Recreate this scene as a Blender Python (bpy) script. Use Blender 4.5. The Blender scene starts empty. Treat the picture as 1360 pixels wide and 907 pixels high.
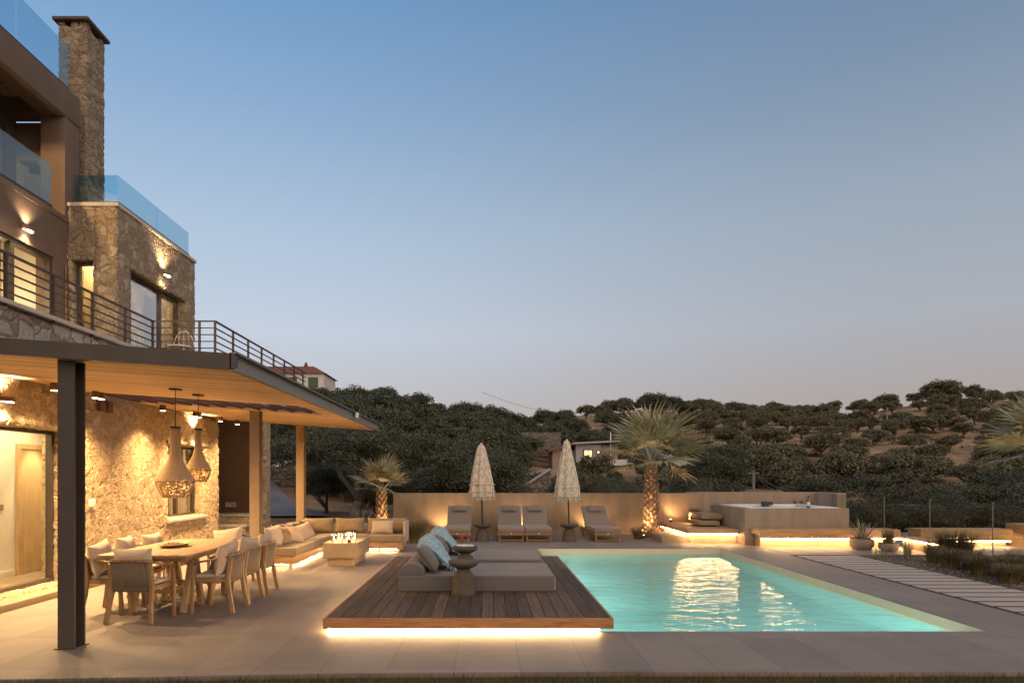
import bpy, bmesh, math, random
import numpy as np
from mathutils import Vector, Matrix, noise as mnoise

R = math.radians
PI = math.pi
sc = bpy.context.scene
col = sc.collection
random.seed(7)
rng = np.random.default_rng(11)
CAM_H, F, CX, CY = 1.67, 907.0, 647.0, 633.0


def P(px, py, Y):
    """world point seen at photo pixel px, py at depth Y (used to survey far things)"""
    return Vector(((px - CX) * Y / F, Y, CAM_H - (py - CY) * Y / F))


# ------------------------------------------------------------------ materials
def nodes_of(name):
    m = bpy.data.materials.new(name)
    m.use_nodes = True
    nt = m.node_tree
    return m, nt, nt.nodes['Principled BSDF'], nt.nodes['Material Output']


def N(nt, kind, **kw):
    n = nt.nodes.new(kind)
    for k, v in kw.items():
        if hasattr(n, k):
            setattr(n, k, v)
        else:
            n.inputs[k].default_value = v
    return n


def ramp(nt, stops, interp='LINEAR'):
    r = nt.nodes.new('ShaderNodeValToRGB')
    r.color_ramp.interpolation = interp
    el = r.color_ramp.elements
    while len(el) < len(stops):
        el.new(0.5)
    for e, (p, c) in zip(el, stops):
        e.position = p
        e.color = (c[0], c[1], c[2], 1)
    return r


def mul(c, k):
    return tuple(min(1, v * k) for v in c)


def pbr(name, c, rough=.6, var=.15, vscale=6, bump=0, bscale=80, metal=0, spec=.5, stretch=(1, 1, 1), c2=None,
        island=0, coord='Object', bstretch=None, sheen=0):
    m, nt, b, out = nodes_of(name)
    L = nt.links.new
    tc = N(nt, 'ShaderNodeTexCoord')
    mp = N(nt, 'ShaderNodeMapping')
    mp.inputs['Scale'].default_value = stretch
    L(tc.outputs[coord], mp.inputs[0])
    nz = N(nt, 'ShaderNodeTexNoise', Scale=vscale, Detail=7, Roughness=.62)
    L(mp.outputs[0], nz.inputs['Vector'])
    rp = ramp(nt, [(.28, mul(c, 1 - var)), (.72, c2 if c2 else mul(c, 1 + var))])
    L(nz.outputs['Fac'], rp.inputs[0])
    o = rp.outputs[0]
    if island:
        g = N(nt, 'ShaderNodeNewGeometry')
        mr = N(nt, 'ShaderNodeMapRange')
        mr.inputs['To Min'].default_value = 1 - island
        mr.inputs['To Max'].default_value = 1 + island
        L(g.outputs['Random Per Island'], mr.inputs[0])
        hs = N(nt, 'ShaderNodeHueSaturation')
        L(mr.outputs[0], hs.inputs['Value'])
        L(o, hs.inputs['Color'])
        o = hs.outputs[0]
    L(o, b.inputs['Base Color'])
    b.inputs['Roughness'].default_value = rough
    b.inputs['Metallic'].default_value = metal
    b.inputs['Specular IOR Level'].default_value = spec
    if sheen:
        b.inputs['Sheen Weight'].default_value = sheen
    if bump:
        mp2 = N(nt, 'ShaderNodeMapping')
        mp2.inputs['Scale'].default_value = bstretch or stretch
        L(tc.outputs[coord], mp2.inputs[0])
        n2 = N(nt, 'ShaderNodeTexNoise', Scale=bscale, Detail=4, Roughness=.6)
        L(mp2.outputs[0], n2.inputs['Vector'])
        bp = N(nt, 'ShaderNodeBump', Strength=bump, Distance=.01)
        L(n2.outputs['Fac'], bp.inputs['Height'])
        L(bp.outputs[0], b.inputs['Normal'])
    return m


def emit(name, c, s):
    m, nt, b, out = nodes_of(name)
    b.inputs['Base Color'].default_value = (*c, 1)
    b.inputs['Emission Color'].default_value = (*c, 1)
    b.inputs['Emission Strength'].default_value = s
    return m


def glass(name, tint=(.92, .97, .98), ior=1.5, rough=0.0, boost=1.0):
    m, nt, b, out = nodes_of(name)
    nt.nodes.remove(b)
    L = nt.links.new
    tr = N(nt, 'ShaderNodeBsdfTransparent')
    tr.inputs[0].default_value = (*tint, 1)
    gl = N(nt, 'ShaderNodeBsdfGlossy', Roughness=rough)
    fr = N(nt, 'ShaderNodeFresnel', IOR=ior)
    mx = N(nt, 'ShaderNodeMixShader')
    mt = N(nt, 'ShaderNodeMath', operation='MULTIPLY')
    mt.inputs[1].default_value = boost
    mt.use_clamp = True
    L(fr.outputs[0], mt.inputs[0])
    ge = N(nt, 'ShaderNodeNewGeometry')
    inv = N(nt, 'ShaderNodeMath', operation='SUBTRACT')
    inv.inputs[0].default_value = 1
    L(ge.outputs['Backfacing'], inv.inputs[1])
    mb_ = N(nt, 'ShaderNodeMath', operation='MULTIPLY')
    L(mt.outputs[0], mb_.inputs[0])
    L(inv.outputs[0], mb_.inputs[1])
    L(mb_.outputs[0], mx.inputs[0])
    L(tr.outputs[0], mx.inputs[1])
    L(gl.outputs[0], mx.inputs[2])
    L(mx.outputs[0], out.inputs['Surface'])
    return m


def stone(name, scale, cols, mortar, width=.055, disp=.03, rough=.85, bump_fine=.35, distort=.25, dome=3.2):
    m, nt, b, out = nodes_of(name)
    L = nt.links.new
    tc = N(nt, 'ShaderNodeTexCoord')
    nz = N(nt, 'ShaderNodeTexNoise', Scale=scale * 1.1, Detail=3)
    L(tc.outputs['Object'], nz.inputs['Vector'])
    sub = N(nt, 'ShaderNodeVectorMath', operation='SUBTRACT')
    sub.inputs[1].default_value = (.5, .5, .5)
    L(nz.outputs['Color'], sub.inputs[0])
    sca = N(nt, 'ShaderNodeVectorMath', operation='SCALE')
    sca.inputs['Scale'].default_value = distort
    L(sub.outputs[0], sca.inputs[0])
    add = N(nt, 'ShaderNodeVectorMath', operation='ADD')
    L(tc.outputs['Object'], add.inputs[0])
    L(sca.outputs[0], add.inputs[1])
    mp = N(nt, 'ShaderNodeMapping')
    mp.inputs['Scale'].default_value = (1, 1, 1.35)
    L(add.outputs[0], mp.inputs[0])
    v1 = N(nt, 'ShaderNodeTexVoronoi', Scale=scale)
    v2 = N(nt, 'ShaderNodeTexVoronoi', Scale=scale, feature='DISTANCE_TO_EDGE')
    L(mp.outputs[0], v1.inputs['Vector'])
    L(mp.outputs[0], v2.inputs['Vector'])
    # stone colour per cell
    sep = N(nt, 'ShaderNodeSeparateColor')
    L(v1.outputs['Color'], sep.inputs[0])
    rp = ramp(nt, [(i / (len(cols) - 1), c) for i, c in enumerate(cols)])
    L(sep.outputs[0], rp.inputs[0])
    n2 = N(nt, 'ShaderNodeTexNoise', Scale=22, Detail=8, Roughness=.7)
    L(tc.outputs['Object'], n2.inputs['Vector'])
    mr = N(nt, 'ShaderNodeMapRange')
    mr.inputs['From Min'].default_value = .3
    mr.inputs['From Max'].default_value = .7
    mr.inputs['To Min'].default_value = .7
    mr.inputs['To Max'].default_value = 1.25
    L(n2.outputs['Fac'], mr.inputs[0])
    hs = N(nt, 'ShaderNodeHueSaturation')
    L(rp.outputs[0], hs.inputs['Color'])
    L(mr.outputs[0], hs.inputs['Value'])
    edge = N(nt, 'ShaderNodeMapRange', interpolation_type='SMOOTHSTEP')
    edge.inputs['From Min'].default_value = width * .35
    edge.inputs['From Max'].default_value = width
    L(v2.outputs['Distance'], edge.inputs[0])
    mx = N(nt, 'ShaderNodeMixRGB')
    mx.inputs[1].default_value = (*mortar, 1)
    L(edge.outputs[0], mx.inputs[0])
    L(hs.outputs[0], mx.inputs[2])
    L(mx.outputs[0], b.inputs['Base Color'])
    b.inputs['Roughness'].default_value = rough
    b.inputs['Specular IOR Level'].default_value = .25
    # height: rounded stones + per stone offset + fine noise
    h1 = N(nt, 'ShaderNodeMapRange', interpolation_type='SMOOTHERSTEP')
    h1.inputs['From Min'].default_value = width * .2
    h1.inputs['From Max'].default_value = width * dome
    L(v2.outputs['Distance'], h1.inputs[0])
    n3 = N(nt, 'ShaderNodeTexNoise', Scale=11, Detail=7, Roughness=.65)
    L(tc.outputs['Object'], n3.inputs['Vector'])
    m1 = N(nt, 'ShaderNodeMath', operation='MULTIPLY_ADD')
    m1.inputs[1].default_value = .5
    L(sep.outputs[1], m1.inputs[0])
    m1.inputs[2].default_value = .55
    m2 = N(nt, 'ShaderNodeMath', operation='MULTIPLY')
    L(h1.outputs[0], m2.inputs[0])
    L(m1.outputs[0], m2.inputs[1])
    m3 = N(nt, 'ShaderNodeMath', operation='MULTIPLY_ADD')
    L(n3.outputs['Fac'], m3.inputs[0])
    m3.inputs[1].default_value = bump_fine
    L(m2.outputs[0], m3.inputs[2])
    dp = N(nt, 'ShaderNodeDisplacement', Midlevel=.2, Scale=disp)
    L(m3.outputs[0], dp.inputs['Height'])
    L(dp.outputs[0], out.inputs['Displacement'])
    m.displacement_method = 'BOTH'
    return m


def planks(name, c, c2, axis='X', width=.1, gap=.04, rough=.5, gscale=1.0):
    """timber boards running along the given axis; boards split by dark grooves"""
    m, nt, b, out = nodes_of(name)
    L = nt.links.new
    tc = N(nt, 'ShaderNodeTexCoord')
    sx = N(nt, 'ShaderNodeSeparateXYZ')
    L(tc.outputs['Object'], sx.inputs[0])
    ax = {'X': 1, 'Y': 0}[axis]
    dv = N(nt, 'ShaderNodeMath', operation='DIVIDE')
    dv.inputs[1].default_value = width
    L(sx.outputs[ax], dv.inputs[0])
    fr = N(nt, 'ShaderNodeMath', operation='FRACT')
    L(dv.outputs[0], fr.inputs[0])
    fl = N(nt, 'ShaderNodeMath', operation='FLOOR')
    L(dv.outputs[0], fl.inputs[0])
    wn = N(nt, 'ShaderNodeTexWhiteNoise', noise_dimensions='1D')
    L(fl.outputs[0], wn.inputs['W'])
    mp = N(nt, 'ShaderNodeMapping')
    mp.inputs['Scale'].default_value = (.6, 9, 9) if axis == 'X' else (9, .6, 9)
    ad = N(nt, 'ShaderNodeVectorMath', operation='ADD')
    L(tc.outputs['Object'], ad.inputs[0])
    L(wn.outputs['Color'], ad.inputs[1])
    L(ad.outputs[0], mp.inputs[0])
    nz = N(nt, 'ShaderNodeTexNoise', Scale=3 * gscale, Detail=8, Roughness=.7)
    L(mp.outputs[0], nz.inputs['Vector'])
    rp = ramp(nt, [(.3, c), (.72, c2)])
    L(nz.outputs['Fac'], rp.inputs[0])
    mr = N(nt, 'ShaderNodeMapRange')
    mr.inputs['To Min'].default_value = .72
    mr.inputs['To Max'].default_value = 1.2
    L(wn.outputs['Value'], mr.inputs[0])
    hs = N(nt, 'ShaderNodeHueSaturation')
    L(rp.outputs[0], hs.inputs['Color'])
    L(mr.outputs[0], hs.inputs['Value'])
    lt = N(nt, 'ShaderNodeMath', operation='LESS_THAN')
    lt.inputs[1].default_value = gap
    L(fr.outputs[0], lt.inputs[0])
    mx = N(nt, 'ShaderNodeMixRGB')
    L(lt.outputs[0], mx.inputs[0])
    L(hs.outputs[0], mx.inputs[1])
    mx.inputs[2].default_value = (*mul(c, .25), 1)
    L(mx.outputs[0], b.inputs['Base Color'])
    b.inputs['Roughness'].default_value = rough
    bp = N(nt, 'ShaderNodeBump', Strength=.25, Distance=.004)
    L(nz.outputs['Fac'], bp.inputs['Height'])
    L(bp.outputs[0], b.inputs['Normal'])
    return m


def paving():
    m, nt, b, out = nodes_of('paving_tiles')
    L = nt.links.new
    tc = N(nt, 'ShaderNodeTexCoord')
    sx = N(nt, 'ShaderNodeSeparateXYZ')
    L(tc.outputs['Object'], sx.inputs[0])

    def joint(ax, size, off, w):
        a = N(nt, 'ShaderNodeMath', operation='SUBTRACT')
        a.inputs[1].default_value = off
        L(sx.outputs[ax], a.inputs[0])
        d = N(nt, 'ShaderNodeMath', operation='DIVIDE')
        d.inputs[1].default_value = size
        L(a.outputs[0], d.inputs[0])
        f = N(nt, 'ShaderNodeMath', operation='FRACT')
        L(d.outputs[0], f.inputs[0])
        t = N(nt, 'ShaderNodeMath', operation='LESS_THAN')
        t.inputs[1].default_value = w / size
        L(f.outputs[0], t.inputs[0])
        fl = N(nt, 'ShaderNodeMath', operation='FLOOR')
        L(d.outputs[0], fl.inputs[0])
        return t.outputs[0], fl.outputs[0]
    jx, fx = joint(0, .575, -1.44, .006)
    jy, fy = joint(1, 1.15, 7.08, .006)
    mxj = N(nt, 'ShaderNodeMath', operation='MAXIMUM')
    L(jx, mxj.inputs[0])
    L(jy, mxj.inputs[1])
    cb = N(nt, 'ShaderNodeCombineXYZ')
    L(fx, cb.inputs[0])
    L(fy, cb.inputs[1])
    wn = N(nt, 'ShaderNodeTexWhiteNoise', noise_dimensions='3D')
    L(cb.outputs[0], wn.inputs['Vector'])
    n1 = N(nt, 'ShaderNodeTexNoise', Scale=1.3, Detail=6, Roughness=.6)
    n2 = N(nt, 'ShaderNodeTexNoise', Scale=120, Detail=3, Roughness=.7)
    n3 = N(nt, 'ShaderNodeTexNoise', Scale=9, Detail=8, Roughness=.7)
    for n in (n1, n2, n3):
        L(tc.outputs['Object'], n.inputs['Vector'])
    rp = ramp(nt, [(.3, (.132, .112, .095)), (.72, (.232, .20, .172))])
    a1 = N(nt, 'ShaderNodeMath', operation='MULTIPLY_ADD')
    L(n2.outputs['Fac'], a1.inputs[0])
    a1.inputs[1].default_value = .55
    a2 = N(nt, 'ShaderNodeMath', operation='MULTIPLY_ADD')
    L(n1.outputs['Fac'], a2.inputs[0])
    a2.inputs[1].default_value = .5
    a3 = N(nt, 'ShaderNodeMath', operation='MULTIPLY')
    L(n3.outputs['Fac'], a3.inputs[0])
    a3.inputs[1].default_value = .22
    L(a3.outputs[0], a2.inputs[2])
    L(a2.outputs[0], a1.inputs[2])
    L(a1.outputs[0], rp.inputs[0])
    mr = N(nt, 'ShaderNodeMapRange')
    mr.inputs['To Min'].default_value = .84
    mr.inputs['To Max'].default_value = 1.08
    L(wn.outputs['Value'], mr.inputs[0])
    hs = N(nt, 'ShaderNodeHueSaturation')
    L(rp.outputs[0], hs.inputs['Color'])
    L(mr.outputs[0], hs.inputs['Value'])
    mx = N(nt, 'ShaderNodeMixRGB')
    L(mxj.outputs[0], mx.inputs[0])
    L(hs.outputs[0], mx.inputs[1])
    mx.inputs[2].default_value = (.10, .084, .068, 1)
    L(mx.outputs[0], b.inputs['Base Color'])
    b.inputs['Roughness'].default_value = .62
    b.inputs['Specular IOR Level'].default_value = .35
    bp = N(nt, 'ShaderNodeBump', Strength=.35, Distance=.003)
    L(a1.outputs[0], bp.inputs['Height'])
    L(bp.outputs[0], b.inputs['Normal'])
    return m


def water_mat():
    m, nt, b, out = nodes_of('pool_water')
    nt.nodes.remove(b)
    L = nt.links.new
    tc = N(nt, 'ShaderNodeTexCoord')
    mp = N(nt, 'ShaderNodeMapping')
    mp.inputs['Scale'].default_value = (.8, 1.6, 1)
    L(tc.outputs['Object'], mp.inputs[0])
    n1 = N(nt, 'ShaderNodeTexNoise', Scale=3.2, Detail=3, Roughness=.45, Distortion=.4)
    n2 = N(nt, 'ShaderNodeTexNoise', Scale=.9, Detail=2)
    L(mp.outputs[0], n1.inputs['Vector'])
    L(mp.outputs[0], n2.inputs['Vector'])
    ad = N(nt, 'ShaderNodeMath', operation='MULTIPLY_ADD')
    ad.inputs[1].default_value = .6
    L(n2.outputs['Fac'], ad.inputs[0])
    L(n1.outputs['Fac'], ad.inputs[2])
    bp = N(nt, 'ShaderNodeBump', Strength=1.0, Distance=.030)
    L(ad.outputs[0], bp.inputs['Height'])
    tr = N(nt, 'ShaderNodeBsdfRefraction', IOR=1.33, Roughness=0)
    tr.inputs[0].default_value = (.78, .98, .95, 1)
    t2 = N(nt, 'ShaderNodeBsdfTransparent')
    t2.inputs[0].default_value = (.72, .97, .94, 1)
    gl = N(nt, 'ShaderNodeBsdfGlossy', Roughness=.03)
    fr = N(nt, 'ShaderNodeFresnel', IOR=1.33)
    for n in (tr, gl, fr):
        L(bp.outputs[0], n.inputs['Normal'])
    half = N(nt, 'ShaderNodeMixShader')
    half.inputs[0].default_value = .5
    L(tr.outputs[0], half.inputs[1])
    L(t2.outputs[0], half.inputs[2])
    mx = N(nt, 'ShaderNodeMixShader')
    L(fr.outputs[0], mx.inputs[0])
    L(half.outputs[0], mx.inputs[1])
    L(gl.outputs[0], mx.inputs[2])
    L(mx.outputs[0], out.inputs['Surface'])
    return m


def lace_mat():
    m, nt, b, out = nodes_of('crochet_lace')
    L = nt.links.new
    tc = N(nt, 'ShaderNodeTexCoord')
    v = N(nt, 'ShaderNodeTexVoronoi', Scale=27)
    v.inputs['Randomness'].default_value = .35
    L(tc.outputs['Object'], v.inputs['Vector'])
    rp = ramp(nt, [(.0, (.06, .05, .04)), (.26, (.1, .085, .07)), (.40, (.62, .56, .47))])
    L(v.outputs['Distance'], rp.inputs[0])
    L(rp.outputs[0], b.inputs['Base Color'])
    b.inputs['Roughness'].default_value = .9
    bp = N(nt, 'ShaderNodeBump', Strength=.9, Distance=.012)
    L(v.outputs['Distance'], bp.inputs['Height'])
    L(bp.outputs[0], b.inputs['Normal'])
    return m


def terrain_mat():
    m, nt, b, out = nodes_of('dry_hillside')
    L = nt.links.new
    tc = N(nt, 'ShaderNodeTexCoord')
    n1 = N(nt, 'ShaderNodeTexNoise', Scale=.09, Detail=9, Roughness=.68)
    n2 = N(nt, 'ShaderNodeTexNoise', Scale=1.1, Detail=7, Roughness=.75)
    for n in (n1, n2):
        L(tc.outputs['Object'], n.inputs['Vector'])
    ad = N(nt, 'ShaderNodeMath', operation='MULTIPLY_ADD')
    ad.inputs[1].default_value = .6
    L(n2.outputs['Fac'], ad.inputs[0])
    L(n1.outputs['Fac'], ad.inputs[2])
    rp = ramp(nt, [(.44, (.07, .058, .032)), (.60, (.18, .125, .072)), (.78, (.29, .20, .12)), (.98, (.40, .31, .21))])
    L(ad.outputs[0], rp.inputs[0])
    L(rp.outputs[0], b.inputs['Base Color'])
    b.inputs['Roughness'].default_value = .95
    b.inputs['Specular IOR Level'].default_value = .1
    bp = N(nt, 'ShaderNodeBump', Strength=1, Distance=.3)
    L(n2.outputs['Fac'], bp.inputs['Height'])
    L(bp.outputs[0], b.inputs['Normal'])
    return m


def leaf_mat(name, c, c2, isl=.35):
    m = pbr(name, c, rough=.55, vscale=.9, c2=c2, island=isl, spec=.3)
    return m


M = {}
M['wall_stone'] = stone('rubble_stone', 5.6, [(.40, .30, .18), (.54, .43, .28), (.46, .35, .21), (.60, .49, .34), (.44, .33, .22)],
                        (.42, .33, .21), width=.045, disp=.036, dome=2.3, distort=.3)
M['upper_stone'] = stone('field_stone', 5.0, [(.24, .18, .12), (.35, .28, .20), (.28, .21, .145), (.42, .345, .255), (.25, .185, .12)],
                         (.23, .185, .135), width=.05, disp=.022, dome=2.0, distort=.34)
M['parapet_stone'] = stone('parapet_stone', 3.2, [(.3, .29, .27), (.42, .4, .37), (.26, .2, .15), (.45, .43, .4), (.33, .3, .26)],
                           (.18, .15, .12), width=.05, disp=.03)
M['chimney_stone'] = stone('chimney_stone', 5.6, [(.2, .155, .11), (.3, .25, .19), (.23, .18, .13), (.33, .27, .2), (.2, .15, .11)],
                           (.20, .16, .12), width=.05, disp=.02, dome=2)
M['dark_stone'] = stone('dark_stone', 2.2, [(.12, .11, .09), (.2, .18, .15), (.15, .13, .11), (.22, .2, .17)], (.07, .06, .05),
                        width=.06, disp=.05)
M['tan_plaster'] = pbr('tan_plaster', (.33, .245, .165), .85, .2, 1.6, stretch=(2.2, 2.2, .45), bump=.35, bscale=110, spec=.2)
M['taupe_plaster'] = pbr('taupe_plaster', (.155, .115, .09), .85, .1, 3, bump=.35, bscale=90, spec=.2)
M['brown_plaster'] = pbr('brown_plaster', (.17, .105, .06), .85, .1, 2.5, bump=.3, bscale=90, spec=.2)
M['white_plaster'] = pbr('white_plaster', (.72, .68, .6), .85, .05, 3, spec=.2)
M['coping'] = pbr('pale_coping', (.5, .46, .4), .7, .1, 5, bump=.2)
M['steel'] = pbr('brown_grey_steel', (.062, .05, .042), .45, .12, 5, bump=.08, bscale=200, spec=.4)
M['lit_post_steel'] = pbr('lamplit_steel', (.34, .25, .15), .5, .1, 5, bump=.06, bscale=180, spec=.35)  # same steel as the front post, colour lightened for the lamplight on it
M['channel_steel'] = pbr('channel_steel', (.20, .19, .175), .5, .1, 5)
M['rail'] = pbr('dark_rail', (.05, .035, .028), .45, .1, 6)
M['win_frame'] = pbr('dark_window_frame', (.06, .045, .035), .45, .1, 8)
M['ceiling'] = planks('ceiling_boards', (.60, .40, .20), (.76, .54, .30), 'X', .11, .035, .55)
M['slat_wood'] = pbr('slat_wood', (.12, .06, .03), .55, .3, 4, stretch=(8, .6, 8))
M['teak'] = pbr('teak', (.21, .125, .06), .5, .3, 5, bump=.15, bscale=60, stretch=(5, 5, .8), c2=(.34, .21, .105))
M['teak_long'] = pbr('teak_boards', (.40, .23, .10), .5, .3, 4, bump=.15, bscale=50, stretch=(.7, 3, 9), c2=(.58, .36, .17))
M['lounger_wood'] = pbr('lounger_teak', (.19, .11, .055), .55, .3, 4, bump=.15, bscale=50, stretch=(3, .7, 9), c2=(.30, .18, .09))
M['table_wood'] = pbr('table_teak', (.33, .21, .11), .45, .25, 4, bump=.12, bscale=50, stretch=(9, .7, 9), c2=(.46, .30, .16))
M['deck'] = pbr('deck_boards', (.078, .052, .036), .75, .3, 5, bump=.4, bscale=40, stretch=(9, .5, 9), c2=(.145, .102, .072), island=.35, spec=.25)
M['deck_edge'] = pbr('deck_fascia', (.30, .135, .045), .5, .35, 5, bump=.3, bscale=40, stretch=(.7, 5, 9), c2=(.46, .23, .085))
M['rope'] = pbr('woven_rope', (.20, .16, .115), .9, .25, 40, bump=.5, bscale=200)
M['linen'] = pbr('linen_cushion', (.46, .37, .28), .9, .08, 8, bump=.5, bscale=260, sheen=.2)
M['tan_fabric'] = pbr('tan_outdoor_fabric', (.25, .178, .105), .9, .1, 10, bump=.5, bscale=260, sheen=.2)
M['pink_linen'] = pbr('blush_linen', (.45, .34, .25), .9, .09, 10, bump=.5, bscale=240, sheen=.2)
M['grey_fabric'] = pbr('grey_daybed_fabric', (.135, .124, .118), .92, .14, 60, bump=.6, bscale=300, sheen=.2)
M['lounger_fabric'] = pbr('lounger_fabric', (.215, .178, .155), .92, .12, 60, bump=.6, bscale=300, sheen=.2)
M['blue_throw'] = pbr('blue_throw', (.16, .33, .45), .95, .2, 30, bump=1, bscale=90, c2=(.40, .54, .62))
M['concrete'] = pbr('rough_concrete', (.27, .225, .175), .85, .18, 14, bump=.5, bscale=90)
M['tan_concrete'] = pbr('tan_concrete', (.29, .22, .145), .8, .12, 8, bump=.4, bscale=140)
M['dark_concrete'] = pbr('stool_concrete', (.092, .073, .055), .85, .2, 14, bump=.6, bscale=60)
M['tub_wall'] = pbr('tub_render', (.29, .23, .175), .85, .2, 1.8, stretch=(2.2, 2.2, .45), bump=.4, bscale=130)
M['slab'] = pbr('path_slab', (.38, .335, .30), .7, .12, 7, bump=.35, bscale=150)
M['gravel'] = pbr('gravel_bed', (.04, .03, .022), .95, .4, 30, bump=1, bscale=60, c2=(.10, .08, .06))
M['pebble'] = pbr('pebbles', (.18, .145, .11), .8, .3, 20, island=.5)
M['paving'] = paving()
M['pool_tile'] = pbr('pool_tile', (.33, .64, .60), .4, .06, 3)
M['pool_rim'] = pbr('pool_rim_tile', (.60, .50, .34), .5, .06, 4)
M['water'] = water_mat()
M['lace'] = lace_mat()
M['fringe'] = pbr('cotton_fringe', (.55, .5, .42), .9, .15, 30)
M['glass'] = glass('clear_glass')
M['rail_glass'] = glass('balustrade_glass', (.66, .86, .95), 1.5, boost=3.2)
M['fence_glass'] = glass('fence_glass', (.86, .88, .86), 1.35)
M['mirror_glass'] = glass('sky_reflecting_glass', (.85, .9, .9), 1.5, boost=6)
M['win_glass'] = glass('window_glass', (.93, .95, .93), 1.5)
M['led'] = emit('warm_led', (1, .62, .28), 170)
M['led_soft'] = emit('warm_led_soft', (1, .62, .28), 95)
M['lamp_glow'] = emit('lamp_glow', (1, .72, .40), 18)
M['dim_bulb'] = emit('dim_bulb', (1, .70, .36), 3)
M['lit_window'] = emit('lit_window', (1, .72, .35), 1.3)
M['flame'] = emit('flame', (1, .62, .22), 5)
M['terrain'] = terrain_mat()
M['lawn'] = pbr('lawn_soil', (.035, .032, .014), .95, .3, 12, bump=.8)
M['grass'] = pbr('grass_blades', (.075, .07, .024), .7, .3, 3, island=.5, c2=(.13, .11, .04))
M['bark'] = pbr('bark', (.085, .062, .045), .9, .3, 8, bump=1, bscale=18, stretch=(3, 3, 1))
M['olive_bark'] = pbr('olive_bark', (.15, .125, .10), .9, .35, 7, bump=1, bscale=16, stretch=(3, 3, 1))
M['palm_bark'] = pbr('palm_bark', (.20, .11, .06), .9, .4, 14, bump=1, bscale=30, c2=(.33, .2, .11))
M['palm_boot'] = pbr('palm_boot', (.30, .2, .12), .8, .4, 9, island=.35)
M['frond'] = pbr('palm_frond', (.18, .18, .095), .5, .3, 4, c2=(.40, .38, .24), island=.3, spec=.4)
M['olive_leaf'] = leaf_mat('olive_leaf', (.066, .068, .036), (.15, .142, .08))
M['green_leaf'] = leaf_mat('green_leaf', (.04, .05, .03), (.095, .105, .062))
M['dark_leaf'] = leaf_mat('dark_leaf', (.05, .048, .028), (.1, .09, .055))
M['feather_grass'] = pbr('feather_grass', (.13, .105, .045), .8, .4, 4, island=.45, c2=(.24, .19, .085))
M['agave'] = pbr('agave_leaf', (.20, .21, .14), .5, .3, 6, c2=(.34, .32, .22), island=.2)
M['terracotta'] = pbr('clay_pot', (.26, .20, .155), .8, .15, 8, bump=.4)
M['soil'] = pbr('soil', (.03, .022, .016), .95, .3, 20, bump=1)
M['wicker'] = pbr('wicker', (.60, .43, .24), .8, .35, 50, bump=1, bscale=90, stretch=(1, 1, 4))
M['black'] = pbr('black_metal', (.02, .018, .016), .45, .1, 6)
M['can'] = pbr('bronze_can', (.16, .09, .04), .45, .1, 6)
M['white_metal'] = pbr('white_metal', (.7, .68, .64), .45, .05, 6)
M['fence_steel'] = pbr('fence_steel', (.22, .2, .17), .4, .1, 6, metal=.6)
M['sky_glow'], nt_, b_, o_ = nodes_of('added_sky_glow')  # sheet added over the roof slot so sky colour glows between the slats
nt_.nodes.remove(b_)
tl_ = N(nt_, 'ShaderNodeBsdfTranslucent')
tl_.inputs[0].default_value = (.62, .62, .80, 1)
nt_.links.new(tl_.outputs[0], o_.inputs['Surface'])
M['red_roof'] = pbr('red_roof_tiles', (.17, .055, .035), .85, .3, 3, bump=.6, bscale=6, stretch=(1, 4, 1))
M['white_house'] = pbr('whitewashed_wall', (.55, .55, .54), .85, .06, 1.5)
M['blue_house'] = pbr('grey_blue_wall', (.30, .315, .335), .85, .1, 1.5)
M['rose_house'] = pbr('rose_wall', (.30, .235, .205), .85, .1, 1.5)
M['green_shutter'] = pbr('green_shutter', (.05, .09, .06), .6, .1, 5)
M['metal_roof'] = pbr('grey_metal_roof', (.30, .31, .33), .5, .1, 2)
M['asphalt'] = pbr('driveway', (.16, .17, .185), .9, .2, 4, bump=.5)
M['sail'] = pbr('pale_sail', (.50, .53, .57), .8, .05, 3)
M['door_wood'] = pbr('oak_door', (.52, .36, .19), .45, .15, 4, stretch=(3, 3, .6))
M['curtain'] = pbr('sheer_curtain', (.60, .50, .36), .9, .08, 5)
M['blind'] = pbr('woven_blind', (.50, .38, .22), .9, .1, 30, stretch=(1, 1, 6))
M['tub_shell'] = pbr('tub_acrylic', (.70, .78, .80), .25, .04, 3)
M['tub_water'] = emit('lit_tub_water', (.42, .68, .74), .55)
M['rose_drink'] = pbr('red_drink', (.45, .02, .012), .15, .1, 4)
M['wine_glass'] = glass('wine_glass', (.93, .93, .93), 1.5)
M['bottle_glass'] = pbr('bottle_glass', (.10, .045, .03), .08, .1, 4, spec=.8)
M['wax'] = pbr('candle_wax', (.75, .66, .5), .5, .05, 5)
M['fig'] = pbr('dried_fruit', (.22, .08, .03), .6, .4, 20)
M['utility_wood'] = pbr('pole_wood', (.20, .165, .13), .9, .2, 3)


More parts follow.
